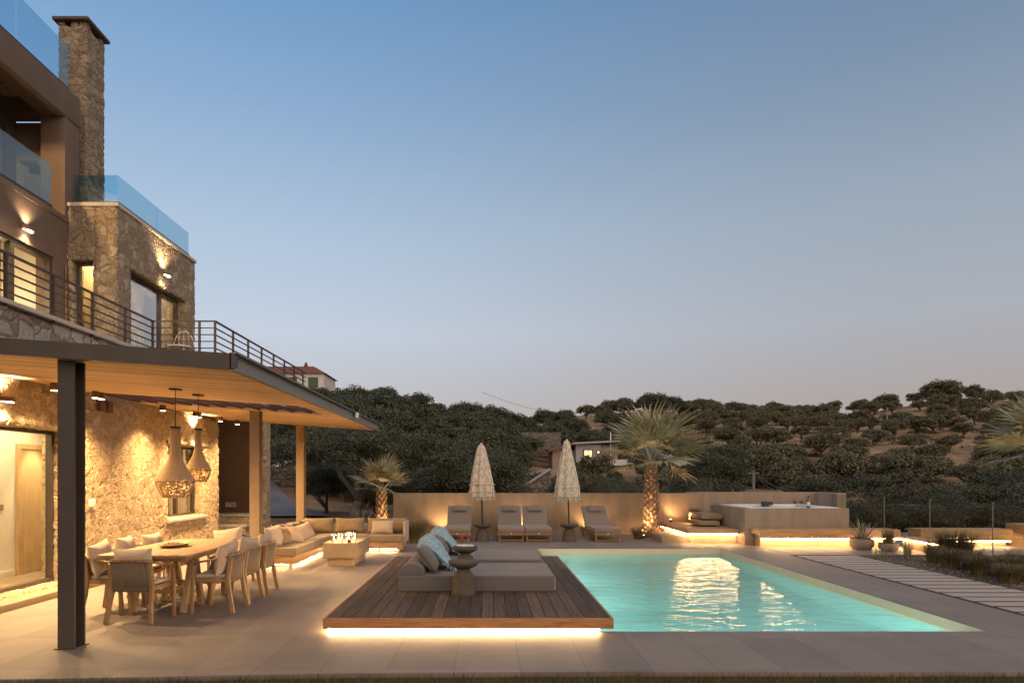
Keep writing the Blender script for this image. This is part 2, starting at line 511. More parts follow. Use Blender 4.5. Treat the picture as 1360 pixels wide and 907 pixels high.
# ------------------------------------------------------------------ mesh builder
class MB:
    def __init__(self):
        self.v, self.f = [], []

    def add(self, verts, faces):
        o = len(self.v)
        self.v += [tuple(p) for p in verts]
        self.f += [tuple(i + o for i in f) for f in faces]
        return self

    def box(self, x0, x1, y0, y1, z0, z1):
        v = [(x, y, z) for x in (x0, x1) for y in (y0, y1) for z in (z0, z1)]
        return self.add(v, [(0, 1, 3, 2), (4, 6, 7, 5), (0, 4, 5, 1), (2, 3, 7, 6), (0, 2, 6, 4), (1, 5, 7, 3)])

    def quad(self, a, b, c, d):
        return self.add([a, b, c, d], [(0, 1, 2, 3)])

    def bar(self, p0, p1, w, h, up=(0, 0, 1), w1=None, h1=None):
        p0, p1 = Vector(p0), Vector(p1)
        d = (p1 - p0).normalized()
        s = d.cross(Vector(up))
        if s.length < 1e-4:
            s = d.cross(Vector((0, 1, 0)))
        s.normalize()
        u = s.cross(d).normalized()
        w1, h1 = w1 or w, h1 or h
        v = []
        for p, a, b in ((p0, w, h), (p1, w1, h1)):
            v += [p - s * a / 2 - u * b / 2, p + s * a / 2 - u * b / 2, p + s * a / 2 + u * b / 2, p - s * a / 2 + u * b / 2]
        return self.add(v, [(0, 3, 2, 1), (4, 5, 6, 7), (0, 1, 5, 4), (1, 2, 6, 5), (2, 3, 7, 6), (3, 0, 4, 7)])

    def path_bar(self, pts, w, h, up=(0, 0, 1)):
        """one continuous rectangular section swept along points"""
        pts = [Vector(p) for p in pts]
        v, f = [], []
        for i, p in enumerate(pts):
            d = (pts[min(i + 1, len(pts) - 1)] - pts[max(i - 1, 0)]).normalized()
            s = d.cross(Vector(up))
            if s.length < 1e-3:
                s = d.cross(Vector((0, 1, 0)))
            s.normalize()
            u = s.cross(d).normalized()
            v += [p - s * w / 2 - u * h / 2, p + s * w / 2 - u * h / 2, p + s * w / 2 + u * h / 2, p - s * w / 2 + u * h / 2]
            if i:
                a = 4 * (i - 1)
                for k in range(4):
                    f.append((a + k, a + (k + 1) % 4, a + 4 + (k + 1) % 4, a + 4 + k))
        f.append((3, 2, 1, 0))
        a = 4 * (len(pts) - 1)
        f.append((a, a + 1, a + 2, a + 3))
        return self.add(v, f)

    def tube(self, pts, r, n=8):
        pts = [Vector(p) for p in pts]
        rs = r if isinstance(r, (list, tuple)) else [r] * len(pts)
        v, f = [], []
        ref = None
        for i, p in enumerate(pts):
            d = (pts[min(i + 1, len(pts) - 1)] - pts[max(i - 1, 0)])
            if d.length < 1e-6:
                d = Vector((0, 0, 1))
            d.normalize()
            if ref is None:
                ref = d.orthogonal().normalized()
            ref = (ref - d * ref.dot(d))
            if ref.length < 1e-4:
                ref = d.orthogonal()
            ref.normalize()
            s = d.cross(ref)
            for k in range(n):
                a = 2 * PI * k / n
                v.append(p + (ref * math.cos(a) + s * math.sin(a)) * rs[i])
            if i:
                o = n * (i - 1)
                for k in range(n):
                    f.append((o + k, o + (k + 1) % n, o + n + (k + 1) % n, o + n + k))
        f.append(tuple(range(n - 1, -1, -1)))
        o = n * (len(pts) - 1)
        f.append(tuple(range(o, o + n)))
        return self.add(v, f)

    def lathe(self, prof, c=(0, 0, 0), n=28, rfun=None):
        v, f = [], []
        for i, (r, z) in enumerate(prof):
            for k in range(n):
                a = 2 * PI * k / n
                rr = r * (rfun(a, i / (len(prof) - 1)) if rfun else 1)
                v.append((c[0] + rr * math.cos(a), c[1] + rr * math.sin(a), c[2] + z))
            if i:
                o = n * (i - 1)
                for k in range(n):
                    f.append((o + k, o + (k + 1) % n, o + n + (k + 1) % n, o + n + k))
        f.append(tuple(range(n - 1, -1, -1)))
        o = n * (len(prof) - 1)
        f.append(tuple(range(o, o + n)))
        return self.add(v, f)

    def prism(self, poly, lo, hi, axis='Z'):
        """poly: list of 2D points; axis Z: (x,y), axis Y: (x,z), axis X: (y,z)"""
        def mk(p, t):
            return {'Z': (p[0], p[1], t), 'Y': (p[0], t, p[1]), 'X': (t, p[0], p[1])}[axis]
        n = len(poly)
        v = [mk(p, lo) for p in poly] + [mk(p, hi) for p in poly]
        f = [tuple(range(n - 1, -1, -1)), tuple(range(n, 2 * n))]
        f += [(k, (k + 1) % n, n + (k + 1) % n, n + k) for k in range(n)]
        return self.add(v, f)

    def dense_box(self, x0, x1, y0, y1, z0, z1, res=.05, skip=()):
        def lin(a, b):
            n = max(1, int(round((b - a) / res)))
            return [a + (b - a) * i / n for i in range(n + 1)]
        X, Y, Z = lin(x0, x1), lin(y0, y1), lin(z0, z1)

        def patch(U, V, mk, flip):
            o = []
            for u in U:
                for w in V:
                    o.append(mk(u, w))
            nv = len(V)
            fs = []
            for i in range(len(U) - 1):
                for j in range(nv - 1):
                    q = (i * nv + j, (i + 1) * nv + j, (i + 1) * nv + j + 1, i * nv + j + 1)
                    fs.append(q[::-1] if flip else q)
            self.add(o, fs)
        patch(X, Z, lambda u, w: (u, y0, w), False)
        patch(X, Z, lambda u, w: (u, y1, w), True)
        patch(Y, Z, lambda u, w: (x0, u, w), True)
        patch(Y, Z, lambda u, w: (x1, u, w), False)
        patch(X, Y, lambda u, w: (u, w, z1), False)
        patch(X, Y, lambda u, w: (u, w, z0), True)
        return self

    def wall(self, axis, t0, t1, u0, u1, v0, v1, holes=(), res=0):
        """a wall with rectangular openings. axis 'X': thickness along X, u = Y; axis 'Y': thickness along Y, u = X"""
        def br(a, b, hs):
            s = {a, b}
            for h in hs:
                s |= {min(max(h[0], a), b), min(max(h[1], a), b)}
            s = sorted(s)
            if not res:
                return s
            o = [s[0]]
            for p, q in zip(s, s[1:]):
                n = max(1, int(round((q - p) / res)))
                o += [p + (q - p) * i / n for i in range(1, n + 1)]
            return o
        U = br(u0, u1, [(h[0], h[1]) for h in holes])
        V = br(v0, v1, [(h[2], h[3]) for h in holes])
        nu, nv = len(U) - 1, len(V) - 1

        def solid(i, j):
            if i < 0 or j < 0 or i >= nu or j >= nv:
                return False
            cu, cv = (U[i] + U[i + 1]) / 2, (V[j] + V[j + 1]) / 2
            return not any(h[0] < cu < h[1] and h[2] < cv < h[3] for h in holes)

        def mk(t, u, w):
            return (t, u, w) if axis == 'X' else (u, t, w)
        T = [t0, t1]
        if res:
            n = max(1, int(round(abs(t1 - t0) / res / 2)))
            T = [t0 + (t1 - t0) * k / n for k in range(n + 1)]
        for i in range(nu):
            for j in range(nv):
                if not solid(i, j):
                    continue
                a, b2, c, d = U[i], U[i + 1], V[j], V[j + 1]
                for t in (t0, t1):
                    self.quad(mk(t, a, c), mk(t, b2, c), mk(t, b2, d), mk(t, a, d))
                for ok, e in ((solid(i - 1, j), (a, c, a, d)), (solid(i + 1, j), (b2, c, b2, d)),
                              (solid(i, j - 1), (a, c, b2, c)), (solid(i, j + 1), (a, d, b2, d))):
                    if not ok:
                        for q, w in zip(T, T[1:]):
                            self.quad(mk(q, e[0], e[1]), mk(q, e[2], e[3]), mk(w, e[2], e[3]), mk(w, e[0], e[1]))
        return self

    def cushion(self, w, h, t, mat=None, n=12, seed=0, sag=.0):
        """soft pillow: width along X, height along Z, thickness along Y, centred"""
        rs = random.Random(seed)
        ph = [rs.uniform(0, 6) for _ in range(4)]
        mat = mat or Matrix()
        v, f = [], []
        for side in (1, -1):
            for i in range(n + 1):
                for j in range(n + 1):
                    u, q = -1 + 2 * i / n, -1 + 2 * j / n
                    x = w / 2 * (u - .09 * u * (1 - q * q))
                    z = h / 2 * (q - .09 * q * (1 - u * u))
                    p = max(0, (1 - abs(u) ** 3.2) * (1 - abs(q) ** 3.2))
                    y = side * (t / 2 * p ** .55 + .004)
                    wr = math.sin(u * 5 + ph[0]) * math.sin(q * 4 + ph[1]) + .6 * math.sin(u * 9 + q * 7 + ph[2])
                    y += side * .035 * t * wr * (p ** .4)
                    z -= sag * h * (1 - u * u) * max(q, 0)
                    v.append(mat @ Vector((x, y, z)))
        m = (n + 1) * (n + 1)
        for s in (0, 1):
            for i in range(n):
                for j in range(n):
                    a = s * m + i * (n + 1) + j
                    q = (a, a + n + 1, a + n + 2, a + 1)
                    f.append(q[::-1] if s == 0 else q)
        ring = [i * (n + 1) for i in range(n + 1)] + [n * (n + 1) + j for j in range(1, n + 1)] + \
               [i * (n + 1) + n for i in range(n - 1, -1, -1)] + [j for j in range(n - 1, 0, -1)]
        for a, b in zip(ring, ring[1:] + ring[:1]):
            f.append((a, b, b + m, a + m))
        return self.add(v, f)

    def build(self, name, mat, parent=None, world=False, smooth=False, bevel=0, weld=False, seg=2):
        me = bpy.data.meshes.new(name)
        v = self.v
        if world and parent is not None:
            r = parent
            while r.parent is not None:
                r = r.parent
            o = r.location
            v = [(p[0] - o.x, p[1] - o.y, p[2] - o.z) for p in v]
        me.from_pydata(v, [], self.f)
        bm = bmesh.new()
        bm.from_mesh(me)
        if weld:
            bmesh.ops.remove_doubles(bm, verts=bm.verts, dist=1e-4)
        bmesh.ops.recalc_face_normals(bm, faces=bm.faces)
        if bevel:
            bm2 = [e for e in bm.edges if len(e.link_faces) == 2 and e.calc_face_angle(0) > .5]
            bmesh.ops.bevel(bm, geom=bm2, offset=bevel, segments=seg, affect='EDGES', profile=.6, clamp_overlap=True)
        bm.to_mesh(me)
        bm.free()
        if smooth or bevel:
            me.polygons.foreach_set('use_smooth', [True] * len(me.polygons))
            if bevel or smooth == 'auto':
                me.set_sharp_from_angle(angle=R(40))
        me.materials.append(mat)
        ob = bpy.data.objects.new(name, me)
        col.objects.link(ob)
        if parent is not None:
            ob.parent = parent
        return ob


def tag(o, label=None, cat=None, group=None, kind=None):
    if label:
        o['label'] = label
    if cat:
        o['category'] = cat
    if group:
        o['group'] = group
    if kind:
        o['kind'] = kind
    return o


def thing(name, label, cat, loc=(0, 0, 0), rz=0, group=None):
    o = bpy.data.objects.new(name, None)
    o.empty_display_size = .1
    col.objects.link(o)
    o.location = loc
    o.rotation_euler = (0, 0, rz)
    return tag(o, label, cat, group)


def dup(o, loc=None, rz=None, label=None, group=None, scale=None):
    def cp(a, par):
        c = a.copy()
        col.objects.link(c)
        if par is not None:
            c.parent = par
        for ch in list(a.children):
            cp(ch, c)
        return c
    c = cp(o, None)
    if loc is not None:
        c.location = loc
    if rz is not None:
        c.rotation_euler = (0, 0, rz)
    if label:
        c['label'] = label
    if group:
        c['group'] = group
    if scale:
        c.scale = scale if isinstance(scale, (tuple, list)) else (scale,) * 3
    return c


WARM = (1, .61, .27)
WARM2 = (1, .70, .38)
LK = 4.9


def lamp(kind, loc, power, color=WARM, parent=None, target=None, **kw):
    l = bpy.data.lights.new(kind.lower() + '_light', kind)
    l.energy = power * (LK if color[0] == 1 else 1.4)
    l.color = color
    for k, v in kw.items():
        setattr(l, k, v)
    o = bpy.data.objects.new(kind.lower() + '_light', l)
    col.objects.link(o)
    o.location = loc
    if target is not None:
        o.rotation_euler = (Vector(target) - Vector(loc)).to_track_quat('-Z', 'Y').to_euler()
    if parent is not None:
        o.parent = parent
        r = parent
        while r.parent is not None:
            r = r.parent
        o.location = Vector(loc) - r.location
    return o


def raw_mesh(name, verts, faces_n, mat, nper):
    """fast mesh from numpy: verts (n,3), every face has nper consecutive verts"""
    me = bpy.data.meshes.new(name)
    nv = len(verts)
    nf = nv // nper
    me.vertices.add(nv)
    me.vertices.foreach_set('co', np.asarray(verts, np.float32).ravel())
    me.loops.add(nv)
    me.loops.foreach_set('vertex_index', np.arange(nv, dtype=np.int32))
    me.polygons.add(nf)
    me.polygons.foreach_set('loop_start', np.arange(0, nv, nper, dtype=np.int32))
    me.polygons.foreach_set('loop_total', np.full(nf, nper, np.int32))
    me.update(calc_edges=True)
    me.validate()
    me.materials.append(mat)
    return me


# ------------------------------------------------------------------ world, sun, camera
def build_world():
    w = bpy.data.worlds.new('World')
    sc.world = w
    w.use_nodes = True
    nt = w.node_tree
    L = nt.links.new
    bg = nt.nodes['Background']
    sky = N(nt, 'ShaderNodeTexSky')
    sky.sky_type = 'NISHITA'
    sky.sun_disc = False
    sky.sun_elevation = R(1)
    sky.sun_rotation = R(250)
    sky.ozone_density = 3
    tc = N(nt, 'ShaderNodeTexCoord')
    sx = N(nt, 'ShaderNodeSeparateXYZ')
    L(tc.outputs['Generated'], sx.inputs[0])

    def s2l(*c):
        return tuple((v / 255 / 12.92 if v / 255 < .04 else ((v / 255 + .055) / 1.055) ** 2.4) for v in c)
    left = ramp(nt, [(0, s2l(182, 170, 164)), (.09, s2l(188, 183, 184)), (.2, s2l(192, 200, 213)), (.33, s2l(169, 189, 210)),
                     (.47, s2l(135, 166, 200)), (.58, s2l(106, 148, 190)), (.75, s2l(112, 140, 170)), (1, s2l(135, 145, 160))])
    right = ramp(nt, [(0, s2l(162, 134, 122)), (.09, s2l(166, 152, 148)), (.2, s2l(164, 165, 170)), (.33, s2l(149, 159, 170)),
                      (.47, s2l(120, 137, 157)), (.58, s2l(101, 124, 152)), (.75, s2l(112, 140, 170)), (1, s2l(135, 145, 160))])
    L(sx.outputs[2], left.inputs[0])
    L(sx.outputs[2], right.inputs[0])
    mr = N(nt, 'ShaderNodeMapRange', interpolation_type='SMOOTHSTEP')
    mr.inputs['From Min'].default_value = -.38
    mr.inputs['From Max'].default_value = .62
    L(sx.outputs[0], mr.inputs[0])
    mx = N(nt, 'ShaderNodeMixRGB')
    L(mr.outputs[0], mx.inputs[0])
    L(left.outputs[0], mx.inputs[1])
    L(right.outputs[0], mx.inputs[2])
    sk = N(nt, 'ShaderNodeMixRGB', blend_type='MIX')
    sk.inputs[0].default_value = .06
    L(mx.outputs[0], sk.inputs[1])
    L(sky.outputs[0], sk.inputs[2])
    # afterglow added to the unseen sky behind the camera to lift the ambient light
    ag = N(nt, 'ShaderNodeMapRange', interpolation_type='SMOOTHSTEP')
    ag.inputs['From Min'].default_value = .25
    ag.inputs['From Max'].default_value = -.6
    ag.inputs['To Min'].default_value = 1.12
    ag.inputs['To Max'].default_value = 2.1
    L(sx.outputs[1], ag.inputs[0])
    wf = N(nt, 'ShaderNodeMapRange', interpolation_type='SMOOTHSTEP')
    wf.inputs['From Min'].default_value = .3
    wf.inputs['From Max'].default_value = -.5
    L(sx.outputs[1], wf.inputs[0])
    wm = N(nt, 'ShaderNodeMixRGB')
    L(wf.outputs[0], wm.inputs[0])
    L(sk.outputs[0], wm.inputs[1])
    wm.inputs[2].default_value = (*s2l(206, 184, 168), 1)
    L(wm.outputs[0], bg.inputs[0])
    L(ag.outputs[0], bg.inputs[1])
    sl = bpy.data.lights.new('sun', 'SUN')
    sl.energy = .5
    sl.angle = R(25)
    sl.color = (1, .72, .52)
    so = bpy.data.objects.new('sun', sl)
    col.objects.link(so)
    so.rotation_euler = Vector((-.75, .62, -.32)).to_track_quat('-Z', 'Y').to_euler()
    c = bpy.data.cameras.new('camera')
    o = bpy.data.objects.new('camera', c)
    col.objects.link(o)
    o.location = (0, 0, CAM_H)
    o.rotation_euler = (PI / 2, 0, 0)
    c.sensor_width = 36
    c.lens = 36 * F / 1360
    c.shift_x = (680 - CX) / 1360
    c.shift_y = (CY - 453.5) / 1360
    c.clip_end = 3000
    c.clip_start = .05
    sc.camera = o
    vs = sc.view_settings
    vs.view_transform = 'Standard'
    vs.look = 'None'
    vs.exposure = 0
    vs.gamma = 1
    cy = sc.cycles
    cy.use_denoising = True
    try:
        cy.denoiser = 'OPENIMAGEDENOISE'
    except Exception:
        pass
    cy.max_bounces = 8
    cy.diffuse_bounces = 3
    cy.glossy_bounces = 3
    cy.transmission_bounces = 5
    cy.transparent_max_bounces = 24
    cy.caustics_reflective = False
    cy.caustics_refractive = False
    cy.sample_clamp_indirect = 12
    cy.use_light_tree = True


build_world()

# ------------------------------------------------------------------ setting
def build_setting():
    # patio with the pool cut out and the gravel bed left open
    X = [-7.6, -4.2, -1.2, 1.17, 5.41, 6.45, 7.95, 13.0]
    Y = [5.87, 7.39, 14.62, 15.86, 16.6, 20.4]

    def fy(x, y):
        if y == 5.87:
            return {-7.6: 5.40, -4.2: 5.62, -1.2: 5.82}.get(x, 5.87)
        return y
    mb = MB()

    def solid(i, j):
        if not (0 <= i < len(X) - 1 and 0 <= j < len(Y) - 1):
            return False
        x, y = (X[i] + X[i + 1]) / 2, (Y[j] + Y[j + 1]) / 2
        if 1.17 < x < 5.41 and 7.39 < y < 15.86:
            return False
        if x > 6.45 and y < 14.62:
            return False
        if x < -4.2 and y > 16.6:
            return False
        return True
    for i in range(len(X) - 1):
        for j in range(len(Y) - 1):
            if not solid(i, j):
                continue
            a, b, c, d = X[i], X[i + 1], Y[j], Y[j + 1]
            p = [(a, fy(a, c)), (b, fy(b, c)), (b, fy(b, d)), (a, fy(a, d))]
            mb.quad(*[(q[0], q[1], 0) for q in p])
            for ok, e in ((solid(i - 1, j), (p[3], p[0])), (solid(i + 1, j), (p[1], p[2])), (solid(i, j - 1), (p[0], p[1])),
                          (solid(i, j + 1), (p[2], p[3]))):
                if not ok:
                    mb.quad((*e[0], -.12), (*e[1], -.12), (*e[1], 0), (*e[0], 0))
    tag(mb.build('patio', M['paving'], weld=True), kind='structure')

    # pool: rim band above the water, tiled basin below, and a seat ledge along the right side
    x0, x1, y0, y1 = 1.172, 5.408, 7.392, 15.858
    rim, bas = MB(), MB()
    for m, a, b in ((rim, -.002, -.16), (bas, -.16, -1.45)):
        m.quad((x0, y0, a), (x1, y0, a), (x1, y0, b), (x0, y0, b))
        m.quad((x0, y1, a), (x1, y1, a), (x1, y1, b), (x0, y1, b))
        m.quad((x0, y0, a), (x0, y1, a), (x0, y1, b), (x0, y0, b))
        m.quad((x1, y0, a), (x1, y1, a), (x1, y1, b), (x1, y0, b))
    bas.quad((x0, y0, -1.45), (x1, y0, -1.45), (x1, y1, -1.45), (x0, y1, -1.45))
    tag(rim.build('pool_rim', M['pool_rim']), kind='structure')
    tag(bas.build('pool', M['pool_tile']), kind='structure')
    w = MB()
    w.quad((x0 + .002, y0 + .002, -.127), (x1 - .002, y0 + .002, -.127), (x1 - .002, y1 - .002, -.127), (x0 + .002, y1 - .002, -.127))
    tag(w.build('pool_water', M['water']), kind='structure')
    PC = (.86, 1, .95)
    for (x, y, tx, ty, p) in ((1.9, y0 + .06, 1.9, 13, 22), (3.3, y0 + .06, 3.3, 13, 22), (4.7, y0 + .06, 4.7, 13, 16),
                              (x0 + .06, 8.8, 9, 8.8, 30), (x0 + .06, 11.2, 9, 11.2, 34), (x0 + .06, 13.4, 9, 13.4, 24), (x0 + .06, 15.0, 9, 15.0, 12)):
        lamp('AREA', (x, y, -.75), p, PC, target=(tx, ty, -1.0), shape='DISK', size=.5)

    # lawn in front and all round, soil behind the sofa
    g = MB()
    for (a, b, c, d) in ((-60, 80, -50, 5.95), (-60, -7.5, 5.95, 20.7), (-7.5, -4.1, 16.5, 20.7), (13.0, 80, 5.95, 20.7)):
        g.quad((a, c, -.045), (b, c, -.045), (b, d, -.045), (a, d, -.045))
    tag(g.build('lawn', M['lawn']), kind='structure')
    # grass blades of the lawn strip
    n = 42000
    x = rng.uniform(-6.2, 6.4, n)
    y = rng.uniform(4.75, 5.86, n)
    lim = np.interp(x, [-7.6, -4.2, -1.2, 1.17], [5.40, 5.62, 5.82, 5.87]) - .015
    y = np.minimum(y, lim - rng.uniform(0, .5, n) ** 2)
    h = rng.uniform(.03, .075, n)
    a = rng.uniform(0, 2 * PI, n)
    wd = rng.uniform(.002, .0045, n)
    ln = rng.uniform(0, .035, n)
    b2 = rng.uniform(0, 2 * PI, n)
    v = np.zeros((n, 3, 3), np.float32)
    v[:, 0] = np.stack([x - np.cos(a) * wd, y - np.sin(a) * wd, np.full(n, -.047)], 1)
    v[:, 1] = np.stack([x + np.cos(a) * wd, y + np.sin(a) * wd, np.full(n, -.047)], 1)
    v[:, 2] = np.stack([x + np.cos(b2) * ln, y + np.sin(b2) * ln, -.047 + h], 1)
    o = bpy.data.objects.new('lawn_grass', raw_mesh('lawn_grass', v.reshape(-1, 3), None, M['grass'], 3))
    col.objects.link(o)
    tag(o, 'short dry grass along the edge of the paving in front', 'grass', kind='stuff')

    # gravel bed with stepping slabs
    gb = MB()
    gb.quad((6.45, 5.9, -.055), (13.0, 5.9, -.055), (13.0, 14.62, -.055), (6.45, 14.62, -.055))
    tag(gb.build('gravel_bed', M['gravel']), kind='structure')
    n = 9000
    px = rng.uniform(6.47, 11.6, n)
    py = rng.uniform(5.95, 14.6, n)
    keep = ~((px > 6.56) & (px < 7.86) & (rng.uniform(0, 1, n) < 2))
    px, py = px[keep], py[keep]
    n = len(px)
    s = rng.uniform(.012, .03, n)
    oct_ = np.array([(1, 0, 0), (0, 1, 0), (-1, 0, 0), (0, -1, 0), (0, 0, .7)], np.float32)
    tri = [(0, 1, 4), (1, 2, 4), (2, 3, 4), (3, 0, 4)]
    ang = rng.uniform(0, 2 * PI, n)
    vs = np.zeros((n, 4, 3, 3), np.float32)
    for k, t in enumerate(tri):
        for q, idx in enumerate(t):
            ox, oy, oz = oct_[idx]
            vs[:, k, q, 0] = px + s * (ox * np.cos(ang) - oy * np.sin(ang) * .8)
            vs[:, k, q, 1] = py + s * (ox * np.sin(ang) + oy * np.cos(ang) * .8)
            vs[:, k, q, 2] = -.055 + s * oz
    me = raw_mesh('bed_gravel', vs.reshape(-1, 3), None, M['pebble'], 3)
    bm = bmesh.new()
    bm.from_mesh(me)
    bmesh.ops.remove_doubles(bm, verts=bm.verts, dist=1e-4)
    bm.to_mesh(me)
    bm.free()
    o = bpy.data.objects.new('bed_gravel', me)
    col.objects.link(o)
    tag(o, 'loose brown gravel around the stepping slabs', 'gravel', kind='stuff')
    ps = MB()
    ps.quad((6.455, 5.9, -.005), (7.93, 5.9, -.005), (7.93, 14.6, -.005), (6.455, 14.6, -.005))
    tag(ps.build('path_soil', M['soil']), kind='structure')
    # stepping slabs
    proto = None
    y = 14.32
    k = 0
    while y > 5.9:
        if proto is None:
            m = MB()
            m.box(-.65, .65, -.133, .133, -.06, .0005)
            proto = m.build('stepping_slab', M['slab'], bevel=.006)
            tag(proto, 'long pale concrete slab of the stepping path beside the pool', 'paving slab', 'stepping slabs of the path')
            s_ = proto
        else:
            s_ = dup(proto)
        s_.location = (7.2 + random.uniform(-.006, .006), y, random.uniform(-.0005, .0008))
        s_.rotation_euler = (0, 0, random.uniform(-.004, .004))
        y -= .355
        k += 1

    # boundary wall behind the loungers, with its return beside the tub
    t = thing('boundary_wall', 'low tan rendered wall behind the sun loungers and hot tub', 'wall', (0, 20, 0))
    m = MB()
    m.box(-2.75, 6.28, 20.0, 20.25, -.3, 1.19)
    m.build('wall', M['tan_plaster'], t, True, bevel=.008)
    m = MB()
    m.prism([(6.28, 20.02), (6.28, 21.75), (10.6, 21.75), (10.6, 20.16), (10.33, 20.16), (10.33, 21.5), (6.5, 21.5), (6.5, 20.02)], -.3, 1.188)
    m.build('wall_return', M['tub_wall'], t, True, bevel=.008)


build_setting()


# ------------------------------------------------------------------ hills
AK = [-.75, -.45, -.28, -.2, -.05, .1, .25, .45, .7, 1.3]
PR = [[(20, -.1), (30, 1), (45, 4), (60, 8), (95, 14), (130, 16), (200, 17), (420, 10)],
      [(20, -.1), (30, .8), (45, 4), (60, 8), (95, 13.6), (130, 16), (200, 16), (420, 10)],
      [(20, -.1), (32, .3), (45, 2.5), (60, 6.0), (95, 12.6), (130, 14.5), (200, 14), (420, 8)],
      [(20, -.1), (32, .2), (45, 1.6), (60, 4.4), (85, 9.4), (110, 11.4), (150, 11.5), (420, 8)],
      [(20, -.1), (32, -.3), (50, 1.2), (80, 5.3), (110, 9.4), (150, 10.8), (200, 11), (420, 8)],
      [(20, -.1), (32, -.5), (60, .9), (90, 3.4), (120, 8), (170, 17.0), (260, 17.6), (420, 12)],
      [(20, -.1), (32, -.6), (60, .7), (90, 3.3), (120, 8.2), (170, 17.8), (260, 19), (420, 14)],
      [(20, -.1), (32, -.7), (60, .5), (82, 2.6), (100, 6), (135, 12), (170, 16.6), (260, 18), (420, 14)],
      [(20, -.1), (32, -.7), (60, .5), (82, 2.7), (100, 6.5), (135, 13.4), (170, 20.6), (260, 22), (420, 16)],
      [(20, -.1), (32, -.7), (60, .5), (82, 2.7), (100, 6.5), (135, 13.4), (170, 20.6), (260, 22), (420, 16)]]


def ground_z(x, y):
    if y < 20.4:
        return -.045
    a = x / y
    a = min(max(a, AK[0]), AK[-1])
    i = min(max(int(np.searchsorted(AK, a)) - 1, 0), len(AK) - 2)
    t = (a - AK[i]) / (AK[i + 1] - AK[i])
    t = t * t * (3 - 2 * t)

    def z(p):
        return float(np.interp(y, [q[0] for q in p], [q[1] for q in p]))
    h = z(PR[i]) * (1 - t) + z(PR[i + 1]) * t
    k = min(1, max(0, (y - 24) / 40))
    h += k * (1.1 * mnoise.noise((x * .035, y * .035, 1.3)) + .5 * mnoise.noise((x * .11, y * .11, 4.1)))
    return h


def build_terrain():
    na, ny = 150, 120
    A = np.linspace(-1.1, 1.5, na)
    Y = 20.5 * (420 / 20.5) ** np.linspace(0, 1, ny)
    m = MB()
    v = [(a * y, y, ground_z(a * y, y) if y > 20.6 else -.12) for y in Y for a in A]
    f = [(j * na + i, j * na + i + 1, (j + 1) * na + i + 1, (j + 1) * na + i) for j in range(ny - 1) for i in range(na - 1)]
    m.add(v, f)
    tag(m.build('hillside', M['terrain'], smooth=True), kind='structure')
    g = MB()
    g.quad((-2500, -2500, -6), (2500, -2500, -6), (2500, 2500, -6), (-2500, 2500, -6))
    tag(g.build('distant_ground', M['terrain']), kind='structure')


build_terrain()


# ------------------------------------------------------------------ villa
def frame_x(m, x, y0, y1, z0, z1, w=.06, d=.07, mull=()):
    """window frame bars in a plane of constant X"""
    m.box(x - d, x, y0, y1, z1 - w, z1)
    m.box(x - d, x, y0, y1, z0, z0 + w)
    for a in (y0, y1 - w):
        m.box(x - d, x, a, a + w, z0 + w, z1 - w)
    for a in mull:
        m.box(x - d + .002, x - .002, a - w * .6, a + w * .6, z0 + w, z1 - w)


